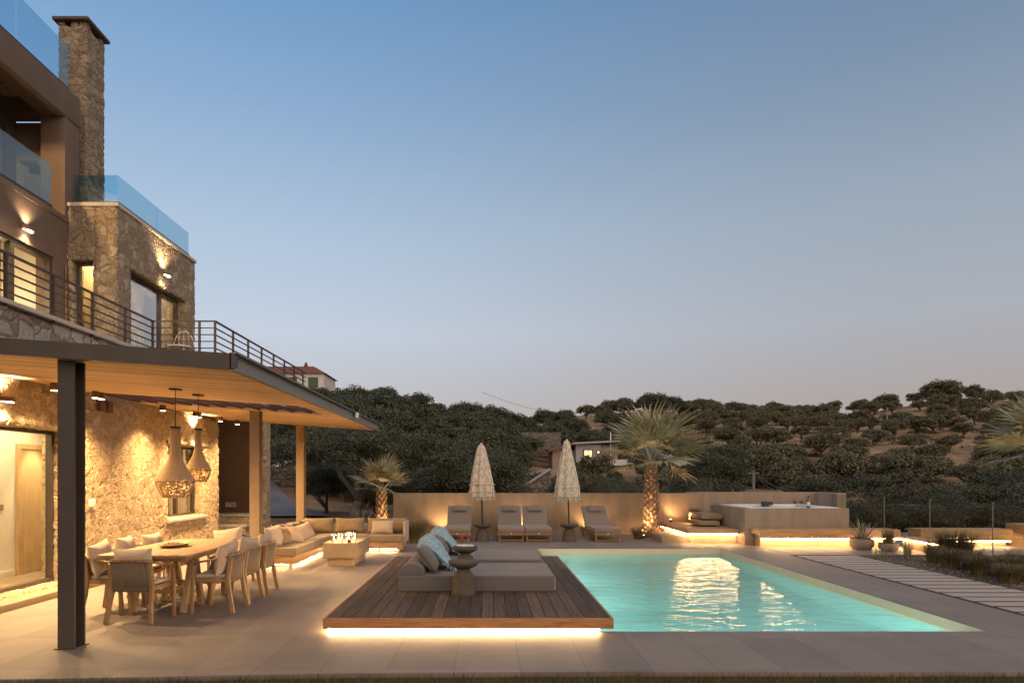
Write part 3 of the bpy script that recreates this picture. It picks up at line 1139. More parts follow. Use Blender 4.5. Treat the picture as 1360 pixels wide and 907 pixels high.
def build_villa():
    t = thing('villa', 'three storey stone and plaster villa with lit windows and stone chimney', 'house', (-6.26, 12, 0))
    B = lambda m, n, mat, par=None, **k: m.build(n, M[mat], par or t, True, **k)
    # ground floor stone wall, parapet over it, plinth
    m = MB()
    m.wall('X', -6.62, -6.26, 4.0, 15.86, .0, 3.0, [(6.4, 10.2, .1, 2.37), (13.36, 15.06, .83, 2.33)], res=.048)
    B(m, 'stone_wall', 'wall_stone', weld=True, smooth=True)
    m = MB()
    m.dense_box(-6.62, -6.28, 4.0, 12.72, 3.0, 3.9, .06)
    B(m, 'parapet', 'parapet_stone', weld=True, smooth=True)
    m = MB()
    m.box(-6.70, -6.18, 4.0, 12.78, 3.9, 3.965)
    B(m, 'coping', 'coping', bevel=.01)
    m = MB()
    m.box(-6.24, -5.94, 4.0, 15.9, -.05, .09)
    B(m, 'plinth', 'tan_concrete', bevel=.008)
    # sliding door
    m = MB()
    frame_x(m, -6.46, 6.4, 10.2, .1, 2.37, .075, .09, (8.1,))
    d = B(m, 'sliding_door', 'win_frame')
    m = MB()
    m.box(-6.512, -6.500, 6.47, 8.06, .17, 2.3)
    m.box(-6.518, -6.506, 8.14, 10.13, .17, 2.3)
    B(m, 'pane', 'win_glass', d)
    # entrance hall seen through it
    m = MB()
    m.box(-7.75, -7.55, 5.5, 12.2, .1, 2.6)
    m.box(-7.55, -6.64, 11.95, 12.2, .1, 2.6)
    m.box(-7.75, -6.64, 5.3, 5.5, .1, 2.6)
    m.box(-7.75, -6.64, 5.3, 12.2, 2.6, 2.7)
    B(m, 'hall_wall', 'white_plaster')
    m = MB()
    m.box(-7.75, -6.63, 5.3, 12.2, .0, .1)
    B(m, 'hall_floor', 'tan_concrete')
    m = MB()
    m.box(-7.548, -7.50, 10.93, 11.0, .102, 2.2)
    m.box(-7.548, -7.50, 11.66, 11.73, .102, 2.2)
    m.box(-7.548, -7.50, 11.0, 11.66, 2.12, 2.2)
    fr = B(m, 'door_casing', 'door_wood')
    m = MB()
    m.box(-7.546, -7.52, 11.005, 11.655, .11, 2.115)
    B(m, 'door_leaf', 'door_wood', fr)
    m = MB()
    m.box(-7.52, -7.47, 11.58, 11.60, 1.04, 1.06)
    m.box(-7.48, -7.46, 11.48, 11.60, 1.04, 1.06)
    m.box(-7.52, -7.51, 11.57, 11.62, .9, 1.1)
    B(m, 'door_handle', 'black', fr)
    m = MB()
    m.box(-7.548, -7.535, 10.55, 10.64, 1.15, 1.24)
    B(m, 'light_switch', 'tan_concrete')
    m = MB()
    m.box(-7.549, -7.53, 5.6, 10.9, .102, .19)
    B(m, 'skirting', 'white_plaster')
    lamp('AREA', (-7.05, 9.3, 2.58), 20, WARM2, t, target=(-7.05, 9.3, 0), shape='RECTANGLE', size=.6, size_y=4)
    lamp('SPOT', (-7.1, 11.3, 2.56), 30, WARM2, t, target=(-7.5, 11.3, 1.0), spot_size=R(60), spot_blend=.6, shadow_soft_size=.04)
    # ground floor window
    m = MB()
    frame_x(m, -6.44, 13.36, 15.06, .83, 2.33, .07, .08, (14.2,))
    w = B(m, 'window', 'win_frame')
    m = MB()
    m.box(-6.49, -6.48, 13.42, 14.99, .9, 2.27)
    B(m, 'pane', 'win_glass', w)
    m = MB()
    m.prism([(13.3, .765), (15.14, .765), (15.14, .83), (13.3, .83)], -6.60, -6.19, 'X')
    B(m, 'sill', 'coping', w, bevel=.008)
    m = MB()
    m.box(-6.6, -6.20, 13.28, 15.3, 2.33, 2.4)
    B(m, 'lintel', 'tan_concrete', w, bevel=.006)
    m = MB()
    for k in range(34):
        y = 13.4 + k * .05
        m.bar((-6.72 + .02 * math.sin(k * 1.7), y, .85), (-6.72 + .02 * math.sin(k * 1.7), y, 2.3), .052, .03)
    B(m, 'curtain', 'curtain', w)
    m = MB()
    m.box(-7.6, -7.5, 12.3, 15.6, .1, 2.6)
    m.box(-7.6, -6.64, 15.5, 15.6, .1, 2.6)
    m.box(-7.6, -6.64, 12.3, 15.6, 2.6, 2.7)
    B(m, 'room_wall', 'white_plaster')
    lamp('AREA', (-7.1, 14, 2.5), 9, WARM2, t, target=(-7.1, 14, 0), size=.6)
    # vents and socket on the stone
    for y in (10.98, 11.2):
        m = MB()
        m.box(-6.24, -6.17, y - .08, y + .08, 2.72, 2.9)
        B(m, 'vent', 'can', bevel=.01)
    m = MB()
    m.box(-6.24, -6.175, 10.68, 10.78, 1.2, 1.32)
    B(m, 'socket', 'white_metal', bevel=.01)
    # porch recess behind the corner
    m = MB()
    m.box(-10.5, -6.63, 15.6, 15.85, 0, 3.68)
    m.box(-10.6, -6.27, 18.92, 19.2, 0, 3.68)
    m.box(-10.6, -10.4, 15.8, 18.9, 0, 3.68)
    B(m, 'porch_wall', 'brown_plaster')
    m = MB()
    m.dense_box(-6.28, -6.13, 18.86, 19.25, 0, 3.66, .05)
    B(m, 'corner_stones', 'wall_stone', weld=True, smooth=True)
    # terrace slab, with the part that reaches out past the wall
    m = MB()
    m.prism([(-10.6, 4.0), (-6.63, 4.0), (-6.63, 12.74), (-5.0, 12.74), (-5.0, 19.3), (-10.6, 19.3)], 3.7, 3.9)
    B(m, 'terrace_slab', 'taupe_plaster')
    # upper plaster wall
    m = MB()
    m.wall('X', -7.9, -7.58, 4.0, 12.33, 3.9, 6.25, [(7.2, 9.0, 3.92, 5.5), (9.2, 11.95, 3.92, 5.5)])
    B(m, 'plaster_wall', 'taupe_plaster', bevel=.01)
    for y0, y1, mu in ((7.2, 9.0, (8.1,)), (9.2, 11.95, (10.95,))):
        m = MB()
        frame_x(m, -7.61, y0, y1, 3.92, 5.5, .075, .09, mu)
        w = B(m, 'window', 'win_frame')
        m = MB()
        m.box(-7.67, -7.66, y0 + .05, y1 - .05, 3.97, 5.45)
        B(m, 'pane', 'win_glass', w)
    m = MB()
    for k in range(125):
        y = 7.2 + k * .039
        m.bar((-8.55 + .03 * math.sin(k * 1.9), y, 3.95), (-8.55 + .03 * math.sin(k * 1.9), y, 5.8), .044, .03)
    B(m, 'curtain', 'curtain')
    m = MB()
    m.box(-11.2, -11.0, 6.5, 12.3, 3.9, 5.9)
    m.box(-11.0, -7.92, 12.15, 12.3, 3.9, 5.9)
    m.box(-11.0, -7.92, 6.5, 6.65, 3.9, 5.9)
    m.box(-11.2, -7.92, 6.5, 12.3, 5.9, 6.0)
    B(m, 'bedroom_wall', 'white_plaster')
    m = MB()
    for k in range(16):
        m.bar((-10.9, 7 + k * .33, 5.86), (-8.0, 7 + k * .33, 5.86), .10, .08)
    B(m, 'ceiling_beam', 'door_wood')
    lamp('AREA', (-8.15, 9.9, 5.86), 30, WARM2, t, target=(-8.3, 9.9, 0), shape='RECTANGLE', size=.3, size_y=4)
    lamp('POINT', (-8.25, 11.3, 4.95), 6, WARM2, t, shadow_soft_size=.1)
    m = MB()
    m.lathe([(.02, 0), (.14, .05), (.16, .2), (.08, .42), (.02, .46)], (-8.45, 11.3, 4.25), 14)
    B(m, 'bedside_lamp', 'lamp_glow', smooth=True)
    m = MB()
    m.tube([(-7.555, 12.25, 3.95), (-7.555, 12.25, 5.45)], .02)
    B(m, 'corner_trim', 'can')  # thin tube standing in for the lamplit corner trim
    # stone block with its own windows
    m = MB()
    m.wall('X', -7.1, -6.7, 12.35, 15.62, 3.88, 6.55, [(12.82, 15.17, 3.9, 5.56)], res=.055)
    m.wall('Y', 12.35, 12.72, -7.58, -7.1, 3.88, 6.55, [(-7.53, -7.11, 3.9, 5.6)], res=.055)
    m.wall('Y', 15.3, 15.62, -9.6, -7.1, 3.88, 6.55, [], res=.12)
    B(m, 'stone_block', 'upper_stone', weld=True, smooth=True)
    m = MB()
    m.box(-10.2, -6.66, 12.32, 15.66, 6.55, 6.62)
    B(m, 'block_coping', 'coping', bevel=.012)
    m = MB()
    frame_x(m, -6.83, 12.80, 15.08, 3.9, 5.58, .07, .08, (14.28,))
    w = B(m, 'window', 'win_frame')
    m = MB()
    m.box(-6.875, -6.865, 12.86, 14.24, 3.96, 5.52)
    B(m, 'pane', 'mirror_glass', w)
    m = MB()
    m.box(-6.88, -6.87, 14.32, 15.03, 3.96, 5.52)
    B(m, 'pane', 'win_glass', w)
    m = MB()
    for k in range(14):
        y = 14.3 + k * .045
        m.bar((-7.2 + .02 * math.sin(k * 2.1), y, 3.92), (-7.2 + .02 * math.sin(k * 2.1), y, 5.5), .05, .03)
    B(m, 'curtain', 'curtain', w)
    m = MB()
    m.box(-7.53, -7.46, 12.50, 12.58, 3.9, 5.6)
    m.box(-7.16, -7.11, 12.50, 12.58, 3.9, 5.6)
    m.box(-7.46, -7.16, 12.50, 12.58, 5.54, 5.6)
    w = B(m, 'narrow_window', 'win_frame')
    m = MB()
    m.box(-7.465, -7.155, 12.535, 12.545, 3.9, 5.545)
    B(m, 'pane', 'win_glass', w)
    m = MB()
    m.box(-7.9, -7.0, 13.25, 13.27, 3.9, 6.1)
    B(m, 'blind', 'blind', w)
    m = MB()
    m.box(-9.6, -9.5, 12.75, 15.3, 3.9, 6.3)
    m.box(-9.6, -7.12, 12.75, 15.3, 6.2, 6.3)
    B(m, 'lounge_wall', 'white_plaster')
    lamp('POINT', (-7.5, 12.95, 5.75), 9, WARM2, t, shadow_soft_size=.08)
    lamp('POINT', (-7.9, 14.3, 5.7), 16, WARM2, t, shadow_soft_size=.12)
    # balcony recess above
    m = MB()
    m.box(-9.2, -7.56, 4.0, 12.66, 6.25, 6.34)
    B(m, 'balcony_floor', 'taupe_plaster')
    m = MB()
    m.box(-8.8, -8.62, 4.0, 12.5, 6.34, 8.62)
    m.box(-8.62, -8.02, 12.5, 12.66, 6.34, 8.14)
    B(m, 'balcony_wall', 'taupe_plaster')
    m = MB()
    m.box(-8.02, -7.58, 12.26, 12.68, 6.34, 8.14)
    B(m, 'balcony_column', 'taupe_plaster', bevel=.01)
    m = MB()
    m.box(-7.98, -7.56, 4.0, 12.7, 8.14, 8.66)
    B(m, 'edge_beam', 'taupe_plaster', bevel=.01)
    m = MB()
    m.box(-8.62, -7.98, 4.0, 12.66, 8.45, 8.62)
    B(m, 'balcony_ceiling', 'tan_plaster')
    for y in (7.0, 9.1, 11.3, 12.2):
        m = MB()
        m.box(-8.62, -7.98, y, y + .3, 8.16, 8.45)
        B(m, 'cross_beam', 'taupe_plaster')
    m = MB()
    frame_x(m, -8.60, 8.0, 12.2, 6.36, 8.0, .09, .06, (9.4, 10.8))
    w = B(m, 'balcony_door', 'win_frame')
    m = MB()
    m.box(-8.63, -8.615, 8.05, 12.15, 6.4, 7.95)
    B(m, 'pane', 'win_glass', w)
    lamp('AREA', (-8.3, 7.8, 8.43), 90, WARM, t, target=(-8.3, 9.6, 6.4), size=.2)
    m = MB()
    m.lathe([(.12, 0), (.15, .03), (.1, .09), (.02, .12)], (-8.25, 12.3, 7.28), 16)
    m.bar((-8.25, 12.42, 7.33), (-8.25, 12.5, 7.33), .03, .03)
    B(m, 'balcony_lamp', 'can', smooth='auto')
    # roof slab behind the top balustrade
    m = MB()
    m.box(-12, -7.62, 4.0, 12.66, 8.62, 8.66)
    B(m, 'roof', 'taupe_plaster')
    # chimney
    m = MB()
    m.dense_box(-8.08, -7.57, 12.9, 13.48, 6.6, 10.15, .035)
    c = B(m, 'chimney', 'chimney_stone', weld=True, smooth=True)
    m = MB()
    m.box(-8.17, -7.49, 12.81, 13.58, 10.25, 10.31)
    B(m, 'chimney_cap', 'dark_concrete', c, bevel=.015)
    m = MB()
    for x in (-8.06, -7.83, -7.66):
        for y in (12.92, 13.38):
            m.dense_box(x - .02, x + .09, y - .02, y + .09, 10.15, 10.25, .04)
    B(m, 'chimney_vent', 'chimney_stone', c, weld=True, smooth=True)

    # glass balustrades, each a thing of its own
    def glass_run(label, pts, z0, z1, n):
        g = thing('glass_balustrade', label, 'balustrade', (pts[0][0], pts[0][1], z0))
        for a, b, k in zip(pts, pts[1:], n):
            a, b = Vector(a), Vector(b)
            for i in range(k):
                p, q = a.lerp(b, i / k), a.lerp(b, (i + 1) / k)
                e = (q - p).normalized() * .008
                m = MB()
                p3, q3 = (p.x + e.x, p.y + e.y, (z0 + z1) / 2 + .02), (q.x - e.x, q.y - e.y, (z0 + z1) / 2 + .02)
                m.bar(p3, q3, .017, z1 - z0 - .04)
                m.build('pane', M['rail_glass'], g, True)
        m = MB()
        m.path_bar([(p[0], p[1], z0 + .03) for p in pts], .05, .06)
        m.build('channel', M['rail'], g, True)
    glass_run('frameless glass balustrade along the top roof terrace beside the chimney', [(-7.62, 4.2), (-7.62, 12.4)], 8.66, 9.48, [6])
    glass_run('frameless glass balustrade of the recessed balcony under the roof', [(-7.6, 4.2), (-7.6, 11.9)], 6.34, 7.09, [6])
    glass_run('clear glass balustrade around the roof of the stone block', [(-7.52, 12.45), (-6.74, 12.45), (-6.74, 15.4)], 6.62, 7.16, [1, 2])

    # terrace railing
    r = thing('terrace_railing', 'dark metal railing of horizontal bars along the upper terrace edge', 'railing', (-6.2, 12.7, 3.9))
    line = [(-6.22, 4.0), (-6.22, 12.7), (-5.06, 12.7), (-5.06, 19.0)]
    for i, z in enumerate((4.56, 4.435, 4.31, 4.185, 4.06)):
        m = MB()
        m.path_bar([(a, b, z) for a, b in line], .035 if i == 0 else .022, .03 if i == 0 else .02)
        m.build('rail', M['rail'], r, True)
    posts = [(-6.22, 8.82 + .97 * k) for k in range(-4, 5)] + [(-5.35, 12.7), (-5.06, 12.7)] + [(-5.06, 13.6 + .86 * k) for k in range(7)]
    for a, b in posts:
        m = MB()
        m.box(a - .018, a + .018, b - .018, b + .018, 3.88, 4.56)
        m.build('rail_post', M['rail'], r, True)
    # wire chair on the terrace
    t2 = thing('terrace_chair', 'small white wire chair on the upper terrace behind the railing', 'chair', (-6.35, 14.1, 3.9))
    m = MB()
    arc = [(-.22 * math.cos(a), .2, .45 + .36 * math.sin(a)) for a in np.linspace(0, PI, 12)]
    m.tube(arc, .009, 6)
    for k in (-.12, 0, .12):
        m.tube([(k, .19, .45), (k * .8, .2, .45 + .36 * math.sqrt(max(0, 1 - (k / .22) ** 2)))], .005, 5)
    m.build('backrest', M['white_metal'], t2, smooth=True)
    m = MB()
    m.lathe([(.23, 0), (.24, .015), (.23, .03)], (0, 0, .43), 18)
    m.build('seat', M['white_metal'], t2, smooth='auto')
    for sx in (-1, 1):
        for sy in (-1, 1):
            m = MB()
            m.tube([(sx * .15, sy * .15, .43), (sx * .2, sy * .2, 0)], .012, 6)
            m.build('leg', M['white_metal'], t2, smooth=True)

    # stone steps of the porch
    s = thing('porch_steps', 'rough stone steps rising to the porch behind the dining table', 'steps', (-7, 17.5, 0))
    for y, z0, z in ((16.9, 0, .24), (17.45, .24, .44), (18.0, .44, .68)):
        m = MB()
        m.dense_box(-9.5, -6.2, y, 18.88, z0, z - .05, .06)
        m.build('riser', M['wall_stone'], s, True, weld=True, smooth=True)
        m = MB()
        m.box(-9.5, -6.14, y - .05, 18.88, z - .05, z)
        m.build('tread', M['coping'], s, True, bevel=.008)
    w = thing('recessed_wall_light', 'small framed rectangular light low on the brown porch wall', 'wall lamp', (-7.1, 18.91, .9))
    m = MB()
    m.wall('Y', -.03, .012, -.14, .14, -.065, .065, [(-.11, .11, -.035, .035)])
    m.build('frame', M['coping'], w)
    m = MB()
    m.box(-.11, .11, .0, .01, -.035, .035)
    m.build('lens', M['curtain'], w)


build_villa()


# wall lamps -------------------------------------------------------
def sconce(name, label, loc, p_up, p_dn, off=.10):
    t = thing(name, label, 'wall lamp', loc)
    m = MB()
    pts = [(0, -.13)] + [(.11 * math.cos(a), .13 * math.sin(a)) for a in np.linspace(-PI / 2, PI / 2, 12)] + [(0, .13)]
    m.prism(pts[1:-1], -.03, .03)
    m.build('housing', M['can'], t, bevel=.006)
    m = MB()
    m.prism([(x * .8 + .01, y * .8) for x, y in pts[1:-1]], -.036, -.031)
    m.build('lens', M['lamp_glow'], t)
    lamp('SPOT', Vector(loc) + Vector((.06, 0, -.06)), p_dn, WARM2, t, target=Vector(loc) + Vector((.0, 0, -1)), spot_size=R(120), spot_blend=.8, shadow_soft_size=.03)
    lamp('SPOT', Vector(loc) + Vector((.06, 0, .06)), p_up, WARM2, t, target=Vector(loc) + Vector((.0, 0, 1)), spot_size=R(120), spot_blend=.8, shadow_soft_size=.03)


sconce('wall_sconce', 'oval wall lamp above the glass sliding door', (-6.18, 8.75, 2.66), 14, 14)
sconce('wall_sconce', 'small wall lamp on the stone above the ground floor window', (-6.15, 14.45, 2.58), 26, 10)
sconce('wall_sconce', 'lit wall lamp on the dark plaster above the upper bedroom window', (-7.56, 11.2, 5.73), 8, 8)
sconce('wall_sconce', 'lit wall lamp on the stone block above its tall window', (-6.62, 14.05, 5.83), 16, 8)


# ------------------------------------------------------------------ pergola
def xr(y):
    return -2.41 - .19 * (y - 6.55) / 9.8


def zs(x, y):
    return 2.685 + .085 * (y - 6.55) / 9.8 + .068 * (xr(y) - x)


def build_pergola():
    t = thing('pergola', 'flat roofed dining pergola with timber ceiling and steel posts', 'pergola', (-4.1, 11, 0))
    XL = -6.20

    def slab(m, x0, y0, y1, a, b, inset=0):
        v = []
        for y in (y0, y1):
            for x in (x0, xr(y) - inset):
                for d in (a, b):
                    v.append((x, y, zs(x, y) + d))
        m.add(v, [(0, 1, 3, 2), (4, 6, 7, 5), (0, 4, 5, 1), (2, 3, 7, 6), (0, 2, 6, 4), (1, 5, 7, 3)])
    for y0, y1 in ((6.56, 10.4), (12.0, 16.34)):
        m = MB()
        slab(m, XL, y0, y1, .0, .035, .03)
        m.build('ceiling', M['ceiling'], t, True)
        m = MB()
        slab(m, XL, y0, y1, .037, .14, .03)
        m.build('roof_deck', M['steel'], t, True)
    m = MB()
    y = 6.55
    m.add([(XL, 6.46, zs(XL, y) - .004), (xr(y) + .02, 6.46, zs(xr(y), y) - .004), (xr(y) + .02, 6.46, zs(xr(y), y) + .15), (XL, 6.46, zs(XL, y) + .15),
           (XL, 6.55, zs(XL, y) - .004), (xr(y) + .02, 6.55, zs(xr(y), y) - .004), (xr(y) + .02, 6.55, zs(xr(y), y) + .15), (XL, 6.55, zs(XL, y) + .15)],
          [(0, 1, 2, 3), (7, 6, 5, 4), (0, 4, 5, 1), (1, 5, 6, 2), (2, 6, 7, 3), (3, 7, 4, 0)])
    m.build('front_fascia', M['steel'], t, True)
    # channel along the right side: web with top and bottom flanges
    y0, y1 = 6.46, 16.38
    m = MB()
    for (da, db, za, zb) in ((0, .012, .01, .15), (0, .07, .150, .162), (-.0, .07, -.012, .008)):
        v = []
        for y in (y0, y1):
            for x in (xr(y) - .028 + da, xr(y) - .028 + db + .0):
                for z in (za, zb):
                    v.append((x, y, zs(xr(y), y) + z))
        m.add(v, [(0, 1, 3, 2), (4, 6, 7, 5), (0, 4, 5, 1), (2, 3, 7, 6), (0, 2, 6, 4), (1, 5, 7, 3)])
    m.build('side_channel', M['channel_steel'], t, True)
    # strip of the ceiling edge between both roof halves on the open side
    m = MB()
    for (ya, yb) in ((10.4, 12.0),):
        v = []
        for y in (ya, yb):
            for x in (xr(y) - .36, xr(y) - .03):
                for d in (0, .12):
                    v.append((x, y, zs(x, y) + d))
        m.add(v, [(0, 1, 3, 2), (4, 6, 7, 5), (0, 4, 5, 1), (2, 3, 7, 6), (0, 2, 6, 4), (1, 5, 7, 3)])
    m.build('edge_board', M['ceiling'], t, True)
    m = MB()
    x = XL + .1
    while x < xr(11) - .42:
        z = zs(x, 11.2) + .055
        m.bar((x, 10.41, z - .03), (x, 11.99, z - .024), .03, .055)
        x += .30
    m.build('slats', M['slat_wood'], t, True)
    m = MB()
    slab(m, XL, 10.42, 11.98, .10, .108, .4)
    m.build('added_glow_sheet', M['sky_glow'], t, True)
    # H section posts
    for x0, x1, yy in ((-4.165, -4.0, 6.62), (-4.246, -4.076, 12.2), (-4.49, -4.31, 16.05)):
        m = MB()
        w = x1 - x0
        zt = zs(x0, yy)
        m.box(x0, x1, yy, yy + .016, 0, zt - .003)
        m.box(x0, x1, yy + w, yy + w + .016, 0, zt - .003)
        m.box((x0 + x1) / 2 - .007, (x0 + x1) / 2 + .007, yy + .017, yy + w - .001, 0, zt - .003)
        m.box(x0 - .02, x1 + .02, yy - .03, yy + w + .05, 0, .012)
        m.build('post', M['steel'] if yy < 8 else M['lit_post_steel'], t, True)
    # ceiling spots
    for x, y, l, pw in ((-5.86, 7.9, 'bronze ceiling spot nearest the camera over the sliding door', 100), (-5.86, 9.25, 'bronze ceiling spot beside the front steel post', 115),
                        (-5.84, 10.18, 'left can of the twin ceiling spots before the roof slot', 105), (-5.84, 10.34, 'right can of the twin ceiling spots before the roof slot', 105),
                        (-5.84, 12.3, 'bronze ceiling spot just behind the roof slot near the wall', 120),
                        (-5.82, 13.62, 'left can of the twin ceiling spots above the window', 95), (-5.82, 13.8, 'right can of the twin ceiling spots above the window', 95),
                        (-5.8, 14.85, 'bronze ceiling spot at the end of the stone wall', 105), (-5.8, 15.85, 'last bronze ceiling spot in front of the porch', 90)):
        z = zs(x, y)
        c = thing('ceiling_spot', l, 'ceiling lamp', (x, y, z), group='ceiling spots of the pergola')
        m = MB()
        m.lathe([(.05, 0), (.05, -.1)], n=18)
        m.build('housing', M['can'], c, smooth='auto')
        m = MB()
        m.lathe([(.044, -.1015), (.044, -.106)], n=18)
        m.build('lens', M['lamp_glow'], c)
        lamp('SPOT', (x, y, z - .12), pw, WARM, c, target=(x + .75, y, 0), spot_size=R(135), spot_blend=1.0, shadow_soft_size=.05)
    f = thing('flood_light', 'tiny white spotlight clipped to the side edge of the pergola roof', 'spotlight', (xr(13.0) + .05, 13.0, zs(xr(13), 13) + .1))
    m = MB()
    m.lathe([(.0, -.05), (.04, -.05), (.045, .03), (.02, .05)], n=12)
    m.build('head', M['white_metal'], f, smooth='auto')
    m = MB()
    m.box(-.06, -.02, -.02, .02, -.02, .06)
    m.build('bracket', M['black'], f)


build_pergola()


# ------------------------------------------------------------------ deck and daybeds
def build_deck():
    t = thing('pool_deck', 'raised dark timber deck with glowing underside beside the pool', 'deck', (-.2, 10, 0))
    x0, x1, y0, y1, zt = -1.745, 1.345, 7.25, 12.98, .167
    m = MB()
    n = 22
    w = (x1 - x0 - .05) / n
    for k in range(n):
        a = x0 + .025 + k * w
        cuts = [y0 + .03, y0 + .03 + random.uniform(1.6, 4.2), y1 - .02]
        for c, d in zip(cuts, cuts[1:]):
            m.box(a + .003, a + w - .003, c + .0015, d - .0015, zt - .028, zt)
    m.build('deck_boards', M['deck'], t, True, bevel=.002, seg=1)
    m = MB()
    m.box(x0, x1, y0, y0 + .028, .058, zt + .001)
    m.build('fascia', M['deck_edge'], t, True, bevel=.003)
    m = MB()
    m.box(x0, x0 + .024, y0 + .029, y1, .058, zt + .001)
    m.box(x1 - .024, x1, y0 + .029, y1, .058, zt + .001)
    m.box(x0 + .025, x1 - .025, y1 - .018, y1, .058, zt)
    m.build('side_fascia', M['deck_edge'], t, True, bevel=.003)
    m = MB()
    m.box(x0 + .1, 1.16, y0 + .12, y1 - .1, .001, zt - .031)
    m.build('plinth', M['tan_concrete'], t, True)
    m = MB()
    m.tube([(x0 + .05, y0 + .06, .036), (1.2, y0 + .06, .036)], .009, 6)
    m.tube([(x0 + .05, y0 + .06, .036), (x0 + .05, y1 - .1, .036)], .009, 6)
    m.build('led_strip', M['led'], t, True)
    # daybeds
    protos = []
    for (ya, yb, xa, xb, lab) in ((8.92, 10.25, -1.155, .885, 'nearer grey daybed on the timber deck with a blue throw'),
                                  (10.68, 12.1, -1.12, .86, 'farther grey daybed on the timber deck, behind the first one')):
        d = thing('daybed', lab, 'daybed', ((xa + xb) / 2, (ya + yb) / 2, zt + .002), group='daybeds on the deck')
        hx, hy = (xb - xa) / 2, (yb - ya) / 2
        m = MB()
        m.box(-hx, hx, -hy, hy, 0, .213)
        m.build('mattress', M['grey_fabric'], d, bevel=.022, seg=3)
        m = MB()
        pr = [(-hx + .165 + .165 * math.cos(a), .215 + .15 * math.sin(a) ** .8) for a in np.linspace(0, PI, 16)]
        m.prism(pr, -hy + .01, hy - .01, 'Y')
        m.build('bolster', M['grey_fabric'], d, bevel=.014)
        m = MB()
        m.box(hx - .004, hx + .006, -hy - .003, -hy + .006, .02, .19)
        m.build('piping', M['linen'], d)
        # cushions and throw, each lifts off
        Y0 = (ya + yb) / 2
        nm = 'nearer' if ya < 10 else 'farther'
        rot = Matrix.Rotation(R(90), 4, 'Z') @ Matrix.Rotation(R(-38), 4, 'X')
        c = MB().cushion(.5, .42, .17, rot, seed=int(ya))
        o = c.build('cushion', M['grey_fabric'], None, smooth=True)
        o.location = (xa + .36, ya + .36, zt + .215 + .19)
        tag(o, 'dark grey cushion leaning on the bolster of the %s daybed' % nm, 'cushion')
        c = MB().cushion(.5, .42, .2, rot, seed=int(ya) + 3)
        o = c.build('cushion', M['linen'], None, smooth=True)
        o.location = (xa + .40, ya + .86, zt + .215 + .20)
        tag(o, 'pale cushion under the blue throw of the %s daybed' % nm, 'cushion')
        build_throw((xa + .40, ya + .80, zt + .215), int(ya), 'fringed light blue throw heaped over a cushion on the %s daybed' % nm)


def build_throw(loc, seed, label):
    nu, nv = 46, 46
    v, f = [], []
    L, W = .66, .62
    prof = [(-.20, .36), (-.12, .425), (-.03, .405), (.06, .33), (.14, .22), (.21, .11), (.28, .035), (.36, .022), (.46, .02)]
    xs, zs_ = [p[0] for p in prof], [p[1] for p in prof]
    for i in range(nu):
        for j in range(nv):
            s, q = i / (nu - 1), j / (nv - 1)
            x = -.20 + L * s
            y = (q - .5) * W * (1 + .18 * math.sin(s * 4 + seed)) + .07 * math.sin(s * 5 + seed) - .12 * s
            z = float(np.interp(x, xs, zs_))
            wr = mnoise.noise((x * 9 + seed, y * 14, 2.0)) * .032 + mnoise.noise((x * 4 + seed * 2, y * 22 + x * 12, 5.0)) * .026
            z += wr * (.3 + .7 * min(1, z * 5)) + .016
            edge = max(0, abs(q - .5) * 2 - .72)
            z = max(.01 + .012 * (1 + math.sin(i * .8 + j)), z - edge * .6 * z * 1.8)
            v.append((x + wr * .4, y, z))
    for i in range(nu - 1):
        for j in range(nv - 1):
            f.append((i * nv + j, (i + 1) * nv + j, (i + 1) * nv + j + 1, i * nv + j + 1))
    t = thing('throw_blanket', label, 'throw', loc)
    m = MB().add(v, f)
    o = m.build('cloth', M['blue_throw'], t, smooth=True)
    md = o.modifiers.new('thickness', 'SOLIDIFY')
    md.thickness = .014
    md.offset = 1
    fr = MB()
    rs = random.Random(seed)
    for i in range(0, nu):
        for j in (0, nv - 1):
            p = Vector(v[i * nv + j])
            d = -1 if j == 0 else 1
            q = p + Vector((rs.uniform(-.02, .02), d * rs.uniform(.02, .05), -min(p.z - .005, rs.uniform(.01, .05))))
            fr.tube([p, (p + q) / 2 + Vector((0, 0, .006)), q], .004, 4)
    for j in range(0, nv):
        p = Vector(v[(nu - 1) * nv + j])
        q = p + Vector((rs.uniform(.03, .06), rs.uniform(-.02, .02), -min(p.z - .005, .03)))
        fr.tube([p, (p + q) / 2 + Vector((0, 0, .006)), q], .004, 4)
    fr.build('fringe', M['blue_throw'], t)


build_deck()


def hourglass(label, loc, rtop=.195, h=.44, group='concrete hourglass side tables'):
    t = thing('side_table', label, 'side table', loc, group=group)
    k = rtop / .195
    m = MB()
    m.lathe([(0, 0), (.150 * k, 0), (.155 * k, .01), (.148 * k, .06), (.136 * k, .16), (.126 * k, .25 * h / .44), (.118 * k, .275 * h / .44), (.095 * k, .297 * h / .44),
             (.082 * k, .32 * h / .44), (.085 * k, h - .105), (.11 * k, h - .09)], n=36)
    m.build('base', M['dark_concrete'], t, smooth='auto')
    m = MB()
    m.lathe([(.06 * k, h - .1), (.13 * k, h - .085), (.175 * k, h - .06), (.193 * k, h - .03), (.195 * k, h - .012), (.188 * k, h - .001), (.176 * k, h), (.168 * k, h - .008), (0, h - .008)], n=40)
    m.build('table_top', M['dark_concrete'], t, smooth='auto')
    return t


hourglass('hourglass concrete side table standing on the front part of the deck', (-.30, 8.70, .167))
hourglass('hourglass concrete side table between the two daybeds with red drinks on it', (-.335, 10.46, .167))


